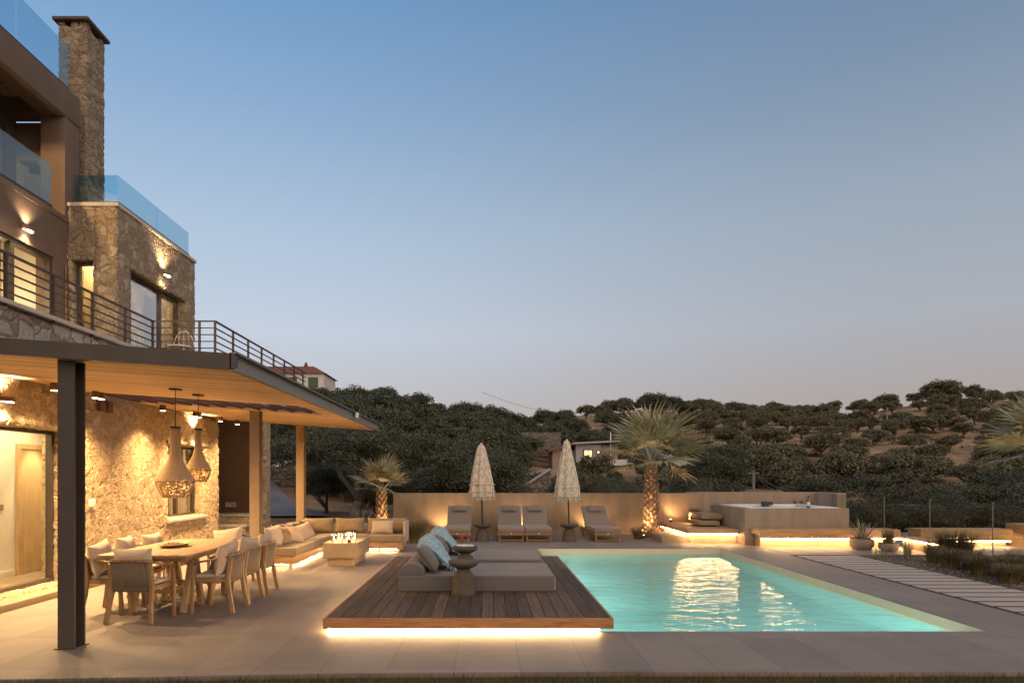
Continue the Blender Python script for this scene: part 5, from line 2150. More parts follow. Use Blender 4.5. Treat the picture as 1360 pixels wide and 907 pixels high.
# ------------------------------------------------------------------ palms
def frond_mesh(seed, L):
    """one fan palm leaf along +X: petiole, then pleated strips spreading in a fan"""
    r = np.random.default_rng(seed)
    V = []

    def strip(pts, w, up):
        pts = np.array(pts)
        for i in range(len(pts) - 1):
            d = pts[i + 1] - pts[i]
            s = np.cross(d, up)
            s = s / (np.linalg.norm(s) + 1e-9)
            a = w[i] / 2
            b = w[i + 1] / 2
            fold = up * (-.25)
            V.append([pts[i], pts[i + 1], pts[i + 1] + s * b + fold * b, pts[i] + s * a + fold * a])
            V.append([pts[i + 1], pts[i], pts[i] - s * a + fold * a, pts[i + 1] - s * b + fold * b])
    up = np.array([0, 0, 1.0])
    pl = .40 * L
    strip([(0, 0, 0), (pl * .5, 0, .02 * L), (pl, 0, .02 * L)], [.05, .035, .03], up)
    strip([(0, 0, -.012), (pl * .5, 0, .02 * L - .012), (pl, 0, .02 * L - .012)], [.03, .03, .03], up)
    n = 25
    for k in range(n):
        a = R(-112 + 224 * k / (n - 1)) + r.normal(0, .02)
        ln = .66 * L * (.66 + .34 * math.cos(a * .8)) * r.uniform(.88, 1.08)
        dx, dy = math.cos(a), math.sin(a)
        dr = r.uniform(.06, .22) * ln
        cup = .16 * (1 - math.cos(a))
        p = []
        for s in (0, .35, .6, .8, 1.0):
            z = .02 * L + cup * ln * s - dr * max(0, s - .45) ** 1.6 * 3.2
            p.append((pl + dx * ln * s, dy * ln * s, z))
        w0 = .05 * L
        strip(p, [.008, w0 * .9, w0 * .85, w0 * .45, .003], up)
    me = raw_mesh('frond', np.array(V, np.float32).reshape(-1, 3), None, M['frond'], 4)
    bm = bmesh.new()
    bm.from_mesh(me)
    bmesh.ops.remove_doubles(bm, verts=bm.verts, dist=1e-5)
    bm.to_mesh(me)
    bm.free()
    return me


def palm(label, loc, th, r0, r1, nf, L, seed, emin=-42, emax=84, lean=(0, 0), yaws=None):
    t = thing('fan_palm', label, 'palm tree', loc, group='fan palms around the pool')
    rs = random.Random(seed)
    m = MB()
    nz = 40
    prof = []
    for i in range(nz + 1):
        s = i / nz
        r = r0 + (r1 - r0) * s + .06 * r0 * math.sin(i * 2.1) + (.12 * r0 * (1 - s) ** 6)
        prof.append((r, th * s))
    m.lathe(prof, n=20, rfun=lambda a, tt: 1 + .09 * math.sin(5 * a + 26 * tt) + .05 * math.sin(9 * a - 40 * tt))
    m.v = [(x + lean[0] * (z / th) ** 1.3, y + lean[1] * (z / th), z) for x, y, z in m.v]
    m.build('trunk', M['palm_bark'], t, smooth=True)
    # crossing stubs of cut leaf bases
    m = MB()
    k = 0
    z = .05
    while z < th + .05:
        for j in range(7):
            a = 2 * PI * (j + .5 * (k % 2)) / 7 + rs.uniform(-.12, .12)
            s = z / th
            rr = r0 + (r1 - r0) * s
            cx = lean[0] * s ** 1.3
            p = Vector((cx + rr * .85 * math.cos(a), rr * .85 * math.sin(a), z))
            q = Vector((cx + rr * 1.28 * math.cos(a), rr * 1.28 * math.sin(a), z + rs.uniform(.09, .15)))
            m.bar(p, q, .085 * r0 / .16, .02, up=(math.cos(a), math.sin(a), 0), w1=.04, h1=.012)
        z += .085
        k += 1
    m.build('leaf_stubs', M['palm_boot'], t)
    metas = [frond_mesh(seed * 10 + i, L) for i in range(4)]
    for i in range(nf):
        s = i / (nf - 1)
        el = R(emin + (emax - emin) * s ** .8)
        yaw = i * 2.39996 + rs.uniform(-.2, .2) if yaws is None else yaws(i, s)
        o = bpy.data.objects.new('frond', metas[i % 4])
        col.objects.link(o)
        o.parent = t
        k = (1.0 if el > 0 else .82) * rs.uniform(.88, 1.06)
        o.scale = (k, k, k)
        mt = Matrix.Rotation(yaw, 4, 'Z') @ Matrix.Rotation(-el, 4, 'Y') @ Matrix.Rotation(rs.uniform(-.35, .35), 4, 'X')
        o.rotation_euler = mt.to_euler()
        o.location = (lean[0] + .05 * math.cos(yaw), lean[1] + .05 * math.sin(yaw), th + .02 + .12 * s)
    return t


palm('tall fan palm with a lit shaggy trunk beside the hot tub steps', (4.54, 18.9, 0), 1.98, .20, .145, 16, 1.72, 3, emin=-18)
palm('small fan palm with a brown trunk behind the right end of the sofa', (-2.86, 18.5, 0), 1.22, .15, .12, 13, .95, 5, emin=-6)
palm('fan palm with a brightly lit trunk at the right edge of the gravel bed', (9.42, 11.5, -.05), 2.0, .17, .13, 15, 1.15, 8, emin=-15)


# ------------------------------------------------------------------ grasses, agaves, pots
def blades(n, r0, h, spread, w, seed, droop=.5, mat='feather_grass', name='leaves', parent=None, nseg=4, c=(0, 0, 0)):
    r = np.random.default_rng(seed)
    V = []
    for _ in range(n):
        a = r.uniform(0, 2 * PI)
        q = r0 * math.sqrt(r.uniform())
        b = np.array([q * math.cos(a), q * math.sin(a), 0.0])
        a2 = a + r.normal(0, .6)
        H = h * r.uniform(.6, 1.08)
        S = spread * r.uniform(.25, 1.0)
        d = np.array([math.cos(a2), math.sin(a2), 0])
        side = np.array([-math.sin(a2), math.cos(a2), 0])
        pts = []
        for i in range(nseg + 1):
            s = i / nseg
            pts.append(b + d * S * (s ** 1.6) + np.array([0, 0, H * (s - droop * .5 * s ** 3)]))
        ww = [w * (1 - (i / nseg) ** 1.5) + .0006 for i in range(nseg + 1)]
        for i in range(nseg):
            V.append([pts[i] - side * ww[i], pts[i] + side * ww[i], pts[i + 1] + side * ww[i + 1], pts[i + 1] - side * ww[i + 1]])
    V = np.array(V, np.float32).reshape(-1, 3) + np.array(c, np.float32)
    me = raw_mesh(name, V, None, M[mat], 4)
    bm = bmesh.new()
    bm.from_mesh(me)
    bmesh.ops.remove_doubles(bm, verts=bm.verts, dist=1e-5)
    bm.to_mesh(me)
    bm.free()
    o = bpy.data.objects.new(name, me)
    col.objects.link(o)
    if parent:
        o.parent = parent
    return o


def agave(name, label, loc, n, L, w, seed, parent=None, emin=15, emax=80, c=(0, 0, 0)):
    rs = random.Random(seed)
    m = MB()
    for i in range(n):
        a = i * 2.4 + rs.uniform(-.2, .2)
        el = R(emin + (emax - emin) * (i / n) + rs.uniform(-6, 6))
        ln = L * rs.uniform(.75, 1.05)
        pts = []
        for s in (0, .3, .6, .85, 1):
            e = el + .35 * (s - .3) * (1 if el < 1 else -.4)
            pts.append(Vector((math.cos(a) * ln * s * math.cos(e), math.sin(a) * ln * s * math.cos(e), ln * s * math.sin(max(e, .1)))) + Vector(c))
        side = Vector((-math.sin(a), math.cos(a), 0))
        ws = [w * .7, w, w * .75, w * .35, .002]
        v, f = [], []
        for p, q in zip(pts, ws):
            v += [p - side * q + Vector((0, 0, q * .5)), p - Vector((0, 0, .006)), p + side * q + Vector((0, 0, q * .5)), p + Vector((0, 0, .012))]
        for k in range(4):
            o = 4 * k
            for j in range(4):
                f.append((o + j, o + (j + 1) % 4, o + 4 + (j + 1) % 4, o + 4 + j))
        m.add(v, f)
    ob = m.build(name, M['agave'], parent, smooth=True)
    if parent is None:
        ob.location = loc
        tag(ob, label, 'plant')
    return ob


def pot(label, loc, r, h, kind):
    t = thing('potted_plant', label, 'potted plant', loc)
    m = MB()
    m.lathe([(0, 0), (r * .72, 0), (r * .93, h * .3), (r, h * .6), (r * .95, h), (r * .86, h), (r * .86, h * .85), (0, h * .85)], n=30)
    m.build('pot', M['terracotta'], t, smooth='auto')
    m = MB()
    m.lathe([(r * .855, 0), (0, .01)], (0, 0, h * .86), 20)
    m.build('soil', M['soil'], t)
    if kind == 'agave':
        agave('leaves', None, None, 30, .52, .022, 4, t, 22, 85, (0, 0, h * .86))
    else:
        blades(240, r * .5, .44, .16, .004, 9, .3, 'feather_grass', 'leaves', t, c=(0, 0, h * .86))


pot('wide clay bowl planted with a spiky agave at the end of the bench', (8.62, 15.72, 0), .265, .25, 'agave')
pot('smaller clay bowl of upright grass beside the agave bowl', (9.02, 15.35, 0), .205, .185, 'grass')

agave('agave', 'pale striped agave behind the dining side of the sofa', (-4.75, 15.9, -.05), 12, .72, .035, 21, emin=35)
agave('agave', 'narrow leaved agave behind the sofa next to the driveway', (-4.45, 16.7, -.05), 14, .78, .028, 22, emin=40)
agave('agave', 'pale agave tips behind the back of the sofa beside the left palm', (-3.05, 17.2, -.05), 13, .78, .03, 23, emin=40)
agave('agave', 'dark spiky agave under the old olive tree', (-4.0, 21.5, .0), 18, .9, .035, 24, emin=20)


def clump(label, loc, n, h, spread, w, seed, mat='feather_grass', name='feather_grass_clump', group='ornamental grass clumps', droop=.7, r0=.09):
    o = blades(n, r0, h, spread, w, seed, droop, mat, name)
    o.location = loc
    tag(o, label, 'ornamental grass', group)


gz = -.055
for i, (x, y, h, n) in enumerate(((8.95, 13.65, .40, 420), (8.72, 12.85, .42, 460), (8.98, 12.6, .36, 380), (9.2, 13.0, .38, 360), (8.62, 11.95, .40, 430),
                                  (8.95, 11.7, .42, 460), (9.2, 12.15, .38, 360), (8.45, 11.05, .36, 420), (8.85, 11.35, .34, 330), (9.15, 11.3, .36, 330),
                                  (9.6, 12.4, .40, 320), (9.55, 11.6, .4, 320), (9.45, 13.9, .45, 300))):
    o = blades(int(n * 1.5), .13, h * 1.55, .34, .0036, 50 + i, 1.0, 'feather_grass', 'feather_grass_clump')
    o.location = (x, y, gz)
    tag(o, 'soft tan green feather grass clump in the gravel bed', 'ornamental grass', 'feather grass clumps in the gravel bed')
clump('dark rounded shrub in the gravel bed in front of the lit bench', (9.6, 14.0, gz), 900, .75, .34, .006, 70, 'dark_leaf', 'grass_bush', None, .35, .25)
clump('stiff dark grass tuft at the start of the gravel bed, left of the feather grass', (8.8, 14.3, gz), 60, .5, .16, .008, 71, 'agave', 'grass_tuft', None, .1, .06)
clump('second stiff grass tuft with upright reddish blades beside the lit kerb', (9.25, 14.2, gz), 70, .55, .2, .007, 72, 'feather_grass', 'grass_tuft', None, .1, .06)
clump('small wiry plant just behind the end of the stepping path', (8.3, 14.4, gz), 60, .3, .2, .003, 73, 'agave', 'grass_tuft', None, .4, .08)
clump('big dark feathery grass bush beside the sofa end', (-1.85, 17.3, 0), 700, .78, .42, .004, 74, 'feather_grass', 'grass_bush', None, .5, .2)
clump('golden grass tuft at the foot of the middle palm', (4.05, 18.3, 0), 320, .48, .34, .0035, 75, 'feather_grass', 'grass_bush', None, .6, .1)
clump('low grass tuft right of the golden grass at the middle palm', (4.3, 18.75, 0), 160, .34, .26, .0035, 76, 'feather_grass', 'grass_bush', None, .6, .1)
clump('dark grass behind the left corner of the hot tub', (7.0, 20.4, .3), 420, .85, .42, .006, 77, 'green_leaf', 'grass_bush', None, .6, .2)
clump('tall dark grass behind the middle of the hot tub', (8.6, 20.7, .3), 320, .80, .42, .006, 78, 'green_leaf', 'grass_bush', None, .6, .2)
clump('dark plant in the shade beside the lantern on the platform', (6.0, 19.75, .36), 240, .55, .24, .006, 79, 'dark_leaf', 'grass_bush', None, .5, .1)


# ------------------------------------------------------------------ trees
def leaf_cloud(clumps, n, size, aspect, seed, flat=.35):
    """leaf quads spread over and inside a set of ellipsoid clumps (x, y, z, rx, ry, rz)"""
    r = np.random.default_rng(seed)
    cl = np.array(clumps, np.float64)
    wt = (cl[:, 3] * cl[:, 4]) ** 1.0
    idx = r.choice(len(cl), n, p=wt / wt.sum())
    d = r.normal(size=(n, 3))
    d /= np.linalg.norm(d, axis=1)[:, None]
    d[:, 2] = np.where(d[:, 2] < -.3, -d[:, 2] * .6, d[:, 2])
    rad = 1 - .55 * r.uniform(0, 1, n) ** 2.2
    rad *= 1 + .16 * np.sin(d[:, 0] * 7 + idx) * np.sin(d[:, 1] * 6 + idx * 2)
    c = cl[idx, :3] + d * rad[:, None] * cl[idx, 3:]
    nrm = d * .7 + r.normal(size=(n, 3)) * .75 + np.array([0, 0, flat])
    nrm /= np.linalg.norm(nrm, axis=1)[:, None]
    t = np.cross(nrm, r.normal(size=(n, 3)))
    t /= np.linalg.norm(t, axis=1)[:, None]
    b = np.cross(nrm, t)
    s = size * r.uniform(.6, 1.3, n)
    a = (t * s[:, None])
    e = (b * (s * aspect)[:, None])
    V = np.stack([c - a, c - e * .9, c + a, c + e * .9], 1)
    return V.reshape(-1, 3).astype(np.float32)


def make_tree(name, seed, Rr, H, th, ncl, nleaf, leaf, mat, trunks=1, aspect=.5, spread=1.0, sub=.42):
    rs = random.Random(seed)
    t = thing(name, None, 'tree')
    cl = []
    for k in range(ncl):
        a = k * 2.4 + rs.uniform(-.5, .5)
        q = Rr * .72 * math.sqrt((k + .5) / ncl)
        x, y = q * math.cos(a) * spread, q * math.sin(a)
        dome = math.sqrt(max(.05, 1 - (q / Rr) ** 2))
        z = th + (H - th) * (.10 + .66 * dome * rs.uniform(.25, 1.0))
        s = Rr * sub * rs.uniform(.65, 1.2)
        cl.append((x, y, z, s, s, s * rs.uniform(.7, .95)))
    V = leaf_cloud(cl, nleaf, leaf, aspect, seed)
    o = bpy.data.objects.new('crown', raw_mesh('crown', V, None, M[mat], 4))
    col.objects.link(o)
    o.parent = t
    m = MB()
    for q in range(trunks):
        a = q * 2.1 + seed
        lean = .25 if trunks > 1 else .12
        p0 = Vector((.12 * math.cos(a) * (trunks > 1), .12 * math.sin(a) * (trunks > 1), -.25))
        p1 = p0 + Vector((lean * math.cos(a), lean * math.sin(a), th * .55 + .2))
        p2 = p0 + Vector((lean * 1.3 * math.cos(a + .6), lean * 1.3 * math.sin(a + .6), th + .35))
        r = .055 * Rr + .05
        m.tube([p0, p1, p2], [r * 1.3, r, r * .75], 8)
        for k in range(0, ncl, max(1, ncl // 6)):
            e = Vector(cl[k][:3])
            mid = p2.lerp(e, .5) + Vector((rs.uniform(-.15, .15), rs.uniform(-.15, .15), -.1))
            m.tube([p2 - Vector((0, 0, .1)), mid, e], [r * .6, r * .38, r * .12], 6)
    m.build('trunk', M['bark'], t, smooth=True)
    return t


protos = {'olive': [], 'dense': [], 'bush': []}
for i in range(5):
    protos['olive'].append(make_tree('olive_tree', 100 + i, 2.4, 3.7 + .3 * (i % 3), .75, 16 + 2 * i, 5200, .16, 'olive_leaf', 1 + i % 2, .5, 1.0 + .12 * (i % 3)))
for i in range(5):
    protos['dense'].append(make_tree('evergreen_tree', 200 + i, 2.7, 4.6 + .35 * (i % 3), .5, 20 + 2 * i, 6800, .15, 'green_leaf', 1, .55, 1.0))
for i in range(3):
    protos['bush'].append(make_tree('shrub', 300 + i, 1.5, 1.7 + .2 * i, .05, 12, 2600, .12, ('dark_leaf', 'olive_leaf', 'green_leaf')[i], 1, .5, 1.1, .5))
protos['near'] = [make_tree('evergreen_tree', 260 + i, 2.7, 4.6 + .3 * i, .5, 34, 26000, .075, 'green_leaf', 1, .5, 1.0, .36) for i in range(3)]
protos['nearbush'] = [make_tree('shrub', 330 + i, 1.5, 1.7 + .2 * i, .05, 18, 9000, .06, ('dark_leaf', 'green_leaf')[i], 1, .5, 1.1, .42) for i in range(2)]
used = set()
cnt = {}


def plant_tree(kind, x, y, k, lab, grp, which=None, zoff=0, sq=None):
    cnt[kind] = cnt.get(kind, 0) + 1
    p = protos[kind][random.randrange(len(protos[kind])) if which is None else which]
    loc = (x, y, ground_z(x, y) - .05 + zoff)
    rz = random.uniform(0, 6.28)
    sc_ = (k * random.uniform(.9, 1.12), k * random.uniform(.9, 1.12), k * (sq or random.uniform(.88, 1.1)))
    if p.name in used:
        o = dup(p, loc, rz)
    else:
        o = p
        used.add(p.name)
        o.location = loc
        o.rotation_euler = (0, 0, rz)
    o.scale = sc_
    o['label'] = lab
    o['category'] = 'shrub' if 'bush' in kind else 'tree'
    if grp:
        o['group'] = grp
    elif 'group' in o:
        del o['group']
    return o


def px_of(x, y):
    return CX + F * x / y


# keep-out boxes (px range, Y range) for houses and walls
KEEP = [(715, 850, 60, 93), (365, 450, 84, 104), (345, 398, 24, 40), (683, 737, 40, 52), (880, 930, 62, 80)]


def free(x, y, mar=0):
    p = px_of(x, y)
    return not any(a - mar < p < b + mar and c < y < d for a, b, c, d in KEEP)


def build_trees():
    # wooded slope on the left and centre
    y = 25.5
    row = 0
    n = 0
    while y < 150:
        step = 2.9 + y * .030
        a0, a1 = -.46, (.36 if y < 60 else .20)
        x = a0 * y + (row % 2) * step * .5
        while x < a1 * y:
            xx, yy = x + random.uniform(-.3, .3) * step, y + random.uniform(-.3, .3) * step
            p = px_of(xx, yy)
            g = ground_z(xx, yy)
            sky = CY - (g + 4.5 - CAM_H) * F / yy
            ok = free(xx, yy, 6)
            if p > 700 and yy > 112 and random.random() < .75:
                ok = False
            if p > 640 and 60 < yy < 94 and p < 850 and g + 4.2 > CAM_H + (CY - 612) * yy / F and yy < 66:
                ok = False
            if p < 330 and random.random() < .6:
                ok = False
            lim = 118 if p < 640 else 150
            if p < 400 and 40 < yy < 86:
                k_ = .6
            else:
                k_ = 1
            kmax = 9
            if 335 < p < 470 and yy < 92:
                kmax = (CAM_H + (CY - 508) * yy / F - g) / 5.2
            if 705 < p < 935 and yy < 90:
                kmax = (CAM_H + (CY - 618) * yy / F - g) / 6.2
            if 680 < p < 742 and yy < 46:
                kmax = (CAM_H + (CY - 650) * yy / F - g) / 5.0
            if kmax < .3:
                ok = False
            if ok and yy < lim and n < 285:
                k = random.uniform(.7, 1.05) * k_ * (.62 if yy < 36 else .85 if yy < 60 else 1)
                if 680 < p < 850 and yy < 66:
                    k *= .62
                k = min(k, kmax)
                plant_tree('near' if yy < 52 else 'dense', xx, yy, k, 'dark green evergreen tree on the wooded slope behind the pool', 'evergreen trees on the wooded slope')
                n += 1
            x += step
        y += step * .8
        row += 1
    # olive grove on the dry hill to the right
    y = 58
    row = 0
    while y < 176:
        step = 4.45 + y * .014
        x = .17 * y + (row % 2) * step * .5
        while x < .82 * y:
            xx, yy = x + random.uniform(-.27, .27) * step, y + random.uniform(-.2, .2) * step
            p = px_of(xx, yy)
            if free(xx, yy, 4) and p < 1385 and random.random() < .93:
                gap = mnoise.noise((xx * .045, yy * .045, 9))
                if gap > -.35 and cnt.get('olive', 0) < 285:
                    k = random.uniform(.6, 1.0) * (1.12 if yy > 130 else 1)
                    plant_tree('olive', xx, yy, k, 'round olive tree growing on the dry hillside right of the middle palm', 'olive trees on the dry hillside')
            x += step
        y += step * 1.02
        row += 1
    # shrub belt beyond the glass fence and the back wall
    for k in range(80):
        yy = random.uniform(25, 62)
        xx = random.uniform(.1, .86) * yy
        if free(xx, yy, 4) and not 675 < px_of(xx, yy) < 745:
            s = random.uniform(.7, 1.25) * (.62 if yy < 32 else 1)
            plant_tree('nearbush' if yy < 44 else 'bush', xx, yy, s, 'dark shrub in the belt of scrub beyond the wall and glass fence', 'shrubs beyond the boundary')
    for px, yy, k_ in ((1128, 24.5, .62), (1142, 27, .75), (1160, 25.5, .66), (1176, 29, .8), (1196, 26, .7), (1222, 27.5, .72), (1110, 28, .7), (1250, 25, .62), (1285, 26.5, .7), (1320, 25, .6), (1350, 27, .72)):
        plant_tree('nearbush', (px - CX) * yy / F, yy, k_, 'dark shrub in the belt of scrub beyond the wall and glass fence', 'shrubs beyond the boundary')
    # skyline trees that stand out
    for px, py, Y, kind, k, lab in ((812, 549, 165, 'olive', 1.05, 'small round tree alone on the bare skyline left of the middle palm'),
                                    (778, 553, 160, 'olive', .8, 'smallest lone tree on the bare skyline, leftmost of the three'),
                                    (868, 553, 150, 'dense', 1.35, 'broad domed dark tree on the skyline directly above the middle palm'),
                                    (893, 553, 152, 'dense', 1.2, 'dark skyline tree just right of the broad domed one'),
                                    (934, 549, 160, 'olive', 1.0, 'lone open crowned tree on the skyline right of the middle palm'),
                                    (655, 552, 105, 'dense', .95, 'taller ragged tree standing above the wooded skyline left of the bare ridge'),
                                    (1250, 530, 160, 'olive', 1.7, 'large domed tree highest on the right hand skyline')):
        q = P(px, py, Y)
        o = plant_tree(kind, q.x, q.y, k, lab, None)
    # wind bent bare crowned tree beside the red roofed house
    q = P(478, 514, 88)
    plant_tree('olive', q.x, q.y, .8, 'thin airy tree beside the red roofed house on the ridge', None, 0)


build_trees()


def build_scrub():
    cl = []
    rs = random.Random(77)
    while len(cl) < 1500:
        y = 50 * (185 / 50) ** rs.random()
        x = rs.uniform(-.42, .95) * y
        if mnoise.noise((x * .07, y * .07, 3.3)) + .25 * mnoise.noise((x * .3, y * .3, 1)) < -.12 or not free(x, y, 2):
            continue
        r_ = rs.uniform(.35, 1.05)
        cl.append((x, y, ground_z(x, y) + .05, r_ * rs.uniform(.9, 1.5), r_, r_ * rs.uniform(.5, .8)))
    V = leaf_cloud(cl, 95000, .17, .5, 78)
    o = bpy.data.objects.new('hillside_scrub', raw_mesh('hillside_scrub', V, None, M['dark_leaf'], 4))
    col.objects.link(o)
    tag(o, 'low dry scrub and weeds covering the hillside between the trees', 'scrub', kind='stuff')


build_scrub()


def old_olive():
    """the gnarled olive just behind the sofa, close enough to show its limbs"""
    t = thing('old_olive_tree', 'old olive tree with twisted pale limbs behind the sofa', 'tree', (-4.9, 25.5, ground_z(-4.9, 25.5)))
    rs = random.Random(12)
    cl = []
    for k in range(44):
        a = k * 2.4
        q = 3.7 * math.sqrt((k + .5) / 44)
        x, y = q * math.cos(a) * 1.12, q * math.sin(a) * .75
        z = 1.75 + 1.7 * math.sqrt(max(.03, 1 - (q / 3.9) ** 2)) * rs.uniform(.45, 1)
        s = rs.uniform(.5, .95)
        cl.append((x, y, z, s, s, s * .7))
    V = leaf_cloud(cl, 42000, .062, .35, 5)
    o = bpy.data.objects.new('crown', raw_mesh('crown', V, None, M['green_leaf'], 4))
    col.objects.link(o)
    o.parent = t
    m = MB()
    base = Vector((0, 0, -.3))
    fork = Vector((.1, 0, .75))
    m.tube([base, Vector((-.06, 0, .2)), fork], [.34, .22, .17], 12)
    for a, ln, up in ((2.7, 1.3, 1.8), (.5, 1.5, 1.6), (1.6, 1.2, 1.8), (4.4, 1.3, 1.4), (5.6, 1.1, 1.8), (3.4, 1.1, 1.9)):
        pts = [fork]
        p = fork.copy()
        for s in range(5):
            p = p + Vector((math.cos(a) * ln / 5 + rs.uniform(-.14, .14), math.sin(a) * ln / 5 * .8 + rs.uniform(-.1, .1), up / 5 + rs.uniform(-.08, .08)))
            pts.append(p.copy())
        m.tube(pts, [.13, .095, .075, .055, .04, .02], 8)
    m.build('trunk', M['olive_bark'], t, smooth=True)


old_olive()


# ------------------------------------------------------------------ far houses, walls, poles, driveway
def build_far():
    # red roofed house on the left ridge
    Y = 92
    a, b = P(378, 510, Y), P(430, 510, Y)
    zb, ze, zr = P(0, 520, Y).z, P(0, 496, Y).z, P(0, 484.5, Y).z
    t = thing('red_roofed_house', 'white house with low red tiled roof on the left ridge', 'house', ((a.x + b.x) / 2, Y + 3, zb))
    x0, x1 = a.x - 8.5, b.x
    m = MB()
    m.box(x0, x1, Y, Y + 7, zb - 3, ze)
    m.build('wall', M['white_house'], t, True)
    m = MB()
    e = .35
    m.add([(x0 - e, Y - e, ze), (x1 + e, Y - e, ze), (x1 + e, Y + 7 + e, ze), (x0 - e, Y + 7 + e, ze), (x0 + 3, Y + 3.5, zr + .35), (x1 - 2.2, Y + 3.5, zr + .35)],
          [(0, 1, 5, 4), (1, 2, 5), (2, 3, 4, 5), (3, 0, 4), (3, 2, 1, 0)])
    rf = m.build('roof', M['red_roof'], t, True)
    m = MB()
    cx = P(398, 0, Y).x
    m.box(cx - .22, cx + .22, Y + 3, Y + 3.45, zr - .4, zr + .55)
    m.box(cx - .12, cx + .12, Y + 3.1, Y + 3.35, zr + .55, zr + .85)
    m.build('chimney', M['red_roof'], rf, True)
    for px in (388, 416):
        w = P(px, 0, Y).x
        m = MB()
        m.box(w - .65, w + .65, Y - .06, Y - .01, ze - 1.9, ze - .5)
        m.build('window', M['green_shutter'], t, True)
    # middle house below the ridge
    Y = 84
    gz_ = P(0, 640, Y).z
    t = thing('hillside_house', 'grey blue flat roofed house with a lit window on the hillside', 'house', (P(797, 0, Y).x, Y + 3, gz_))
    m = MB()
    xa, xb, xc, xd = (P(v, 0, Y).x for v in (765, 798, 822, 735))
    m.box(xa, xb, Y, Y + 6, gz_, P(0, 590, Y).z)
    m.build('wall', M['blue_house'], t, True)
    m = MB()
    m.box(xb + .01, xc, Y + .8, Y + 6, gz_, P(0, 590, Y).z)
    m.build('side_wall', M['rose_house'], t, True)
    m = MB()
    m.box(xd, xa - .01, Y + 1.2, Y + 6, gz_, P(0, 598, Y).z)
    m.build('lean_to_wall', M['rose_house'], t, True)
    m = MB()
    m.bar((xa - .5, Y + 3, P(0, 589, Y).z), (xc + .8, Y + 3, P(0, 585.5, Y).z), 7.4, .22)
    m.build('roof', M['metal_roof'], t, True)
    m = MB()
    za, zb2 = P(0, 597, Y).z, P(0, 586, Y).z
    m.add([(xd - .5, Y + .6, za), (xa - .05, Y + .6, zb2 - .3), (xa - .05, Y + 6, zb2), (xd - .5, Y + 6, za + .3), (xd - .5, Y + .6, za - .2), (xa - .05, Y + .6, zb2 - .5),
           (xa - .05, Y + 6, zb2 - .2), (xd - .5, Y + 6, za + .1)], [(0, 1, 2, 3), (7, 6, 5, 4), (0, 4, 5, 1), (1, 5, 6, 2), (2, 6, 7, 3), (3, 7, 4, 0)])
    m.build('lean_to_roof', M['red_roof'], t, True)
    for p0, p1, y0, y1, lit in ((776, 786, 598, 606.5, True), (793, 796, 599, 602, True), (751, 760, 604, 613, False)):
        m = MB()
        o = -.05 if p0 > 770 else 1.15
        A, B2 = P(p0, y1, Y), P(p1, y0, Y)
        m.wall('Y', Y + o - .06, Y + o, A.x - .12, B2.x + .12, A.z - .12, B2.z + .12, [(A.x, B2.x, A.z, B2.z)])
        fr = m.build('window', M['win_frame'], t, True)
        m = MB()
        m.box(A.x, B2.x, Y + o - .02, Y + o - .01, A.z, B2.z)
        m.build('pane', M['lit_window'] if lit else M['win_frame'], fr, True)
        if p0 == 776:
            m = MB()
            c_ = (A.x + B2.x) / 2
            m.box(c_ - .05, c_ + .05, Y + o - .05, Y + o - .03, A.z, B2.z)
            m.build('mullion', M['white_house'], fr, True)
    m = MB()
    A = P(800, 616, Y)
    m.box(A.x, P(926, 0, Y).x, Y + .4, Y + .7, P(0, 618, Y).z, P(0, 610, Y).z)
    m.build('terrace_parapet', M['white_house'], t, True)
    m = MB()
    m.box(A.x, P(926, 0, Y).x, Y + .8, Y + 6, gz_, P(0, 618, Y).z)
    m.build('terrace', M['rose_house'], t, True)
    m = MB()
    w = P(812, 0, Y).x
    m.tube([(w, Y + .5, P(0, 618, Y).z), (w, Y + .5, P(0, 574, Y).z)], .07, 6)
    m.build('mast', M['white_metal'], t, True)
    # small pale shed behind the palm
    Y = 66
    A, B2 = P(889, 646, Y), P(905, 624, Y)
    s = thing('pale_shed', 'small pale shed half hidden behind the crown of the middle palm', 'shed', (A.x, Y, A.z))
    m = MB()
    m.box(A.x, B2.x, Y, Y + 2, A.z - 1, B2.z)
    m.build('wall', M['white_house'], s, True)
    m = MB()
    m.box(A.x - .15, B2.x + .15, Y - .2, Y + 2.2, B2.z + .002, B2.z + .12)
    m.build('roof', M['metal_roof'], s, True)
    # stone gable
    Y = 46
    s = thing('stone_gable', 'ruined stone gable wall with a sloping pale cap beyond the parasols', 'ruin', P(712, 660, Y))
    pts = [P(689, 668, Y), P(733, 668, Y), P(731, 624, Y), P(726, 625, Y), P(690, 650, Y)]
    m = MB()
    m.prism([(p.x, p.z) for p in pts], Y, Y + .7, 'Y')
    m.build('wall', M['dark_stone'], s, True)
    m = MB()
    a, b = P(687, 651, Y), P(731, 622.5, Y)
    m.bar((a.x, Y + .35, a.z), (b.x, Y + .35, b.z), .9, .13)
    m.build('cap', M['metal_roof'], s, True)
    # terrace wall on the slope
    Y = 92
    a, b = P(690, 592, Y), P(745, 574, Y)
    m = MB().dense_box(a.x, b.x, Y, Y + .6, a.z - 1.5, b.z, .6)
    o = m.build('terrace_stone_wall', M['dark_stone'], None)
    tag(o, 'long dry stone terrace wall on the slope above the left parasol', 'wall')
    # driveway, stone retaining wall, shade sail at the left
    m = MB()
    v = []
    ys = np.linspace(0, 1, 24)
    for q in ys:
        cx_, cy_ = -7.3 - 5.4 * q, 26.2 + 10.2 * q
        for k in (-1, 1):
            x_, y_ = cx_ + k * 1.05, cy_ + k * .62
            v.append((x_, y_, max(ground_z(x_, y_), ground_z(cx_, cy_)) + .07))
    m.add(v, [(2 * i, 2 * i + 1, 2 * i + 3, 2 * i + 2) for i in range(len(ys) - 1)])
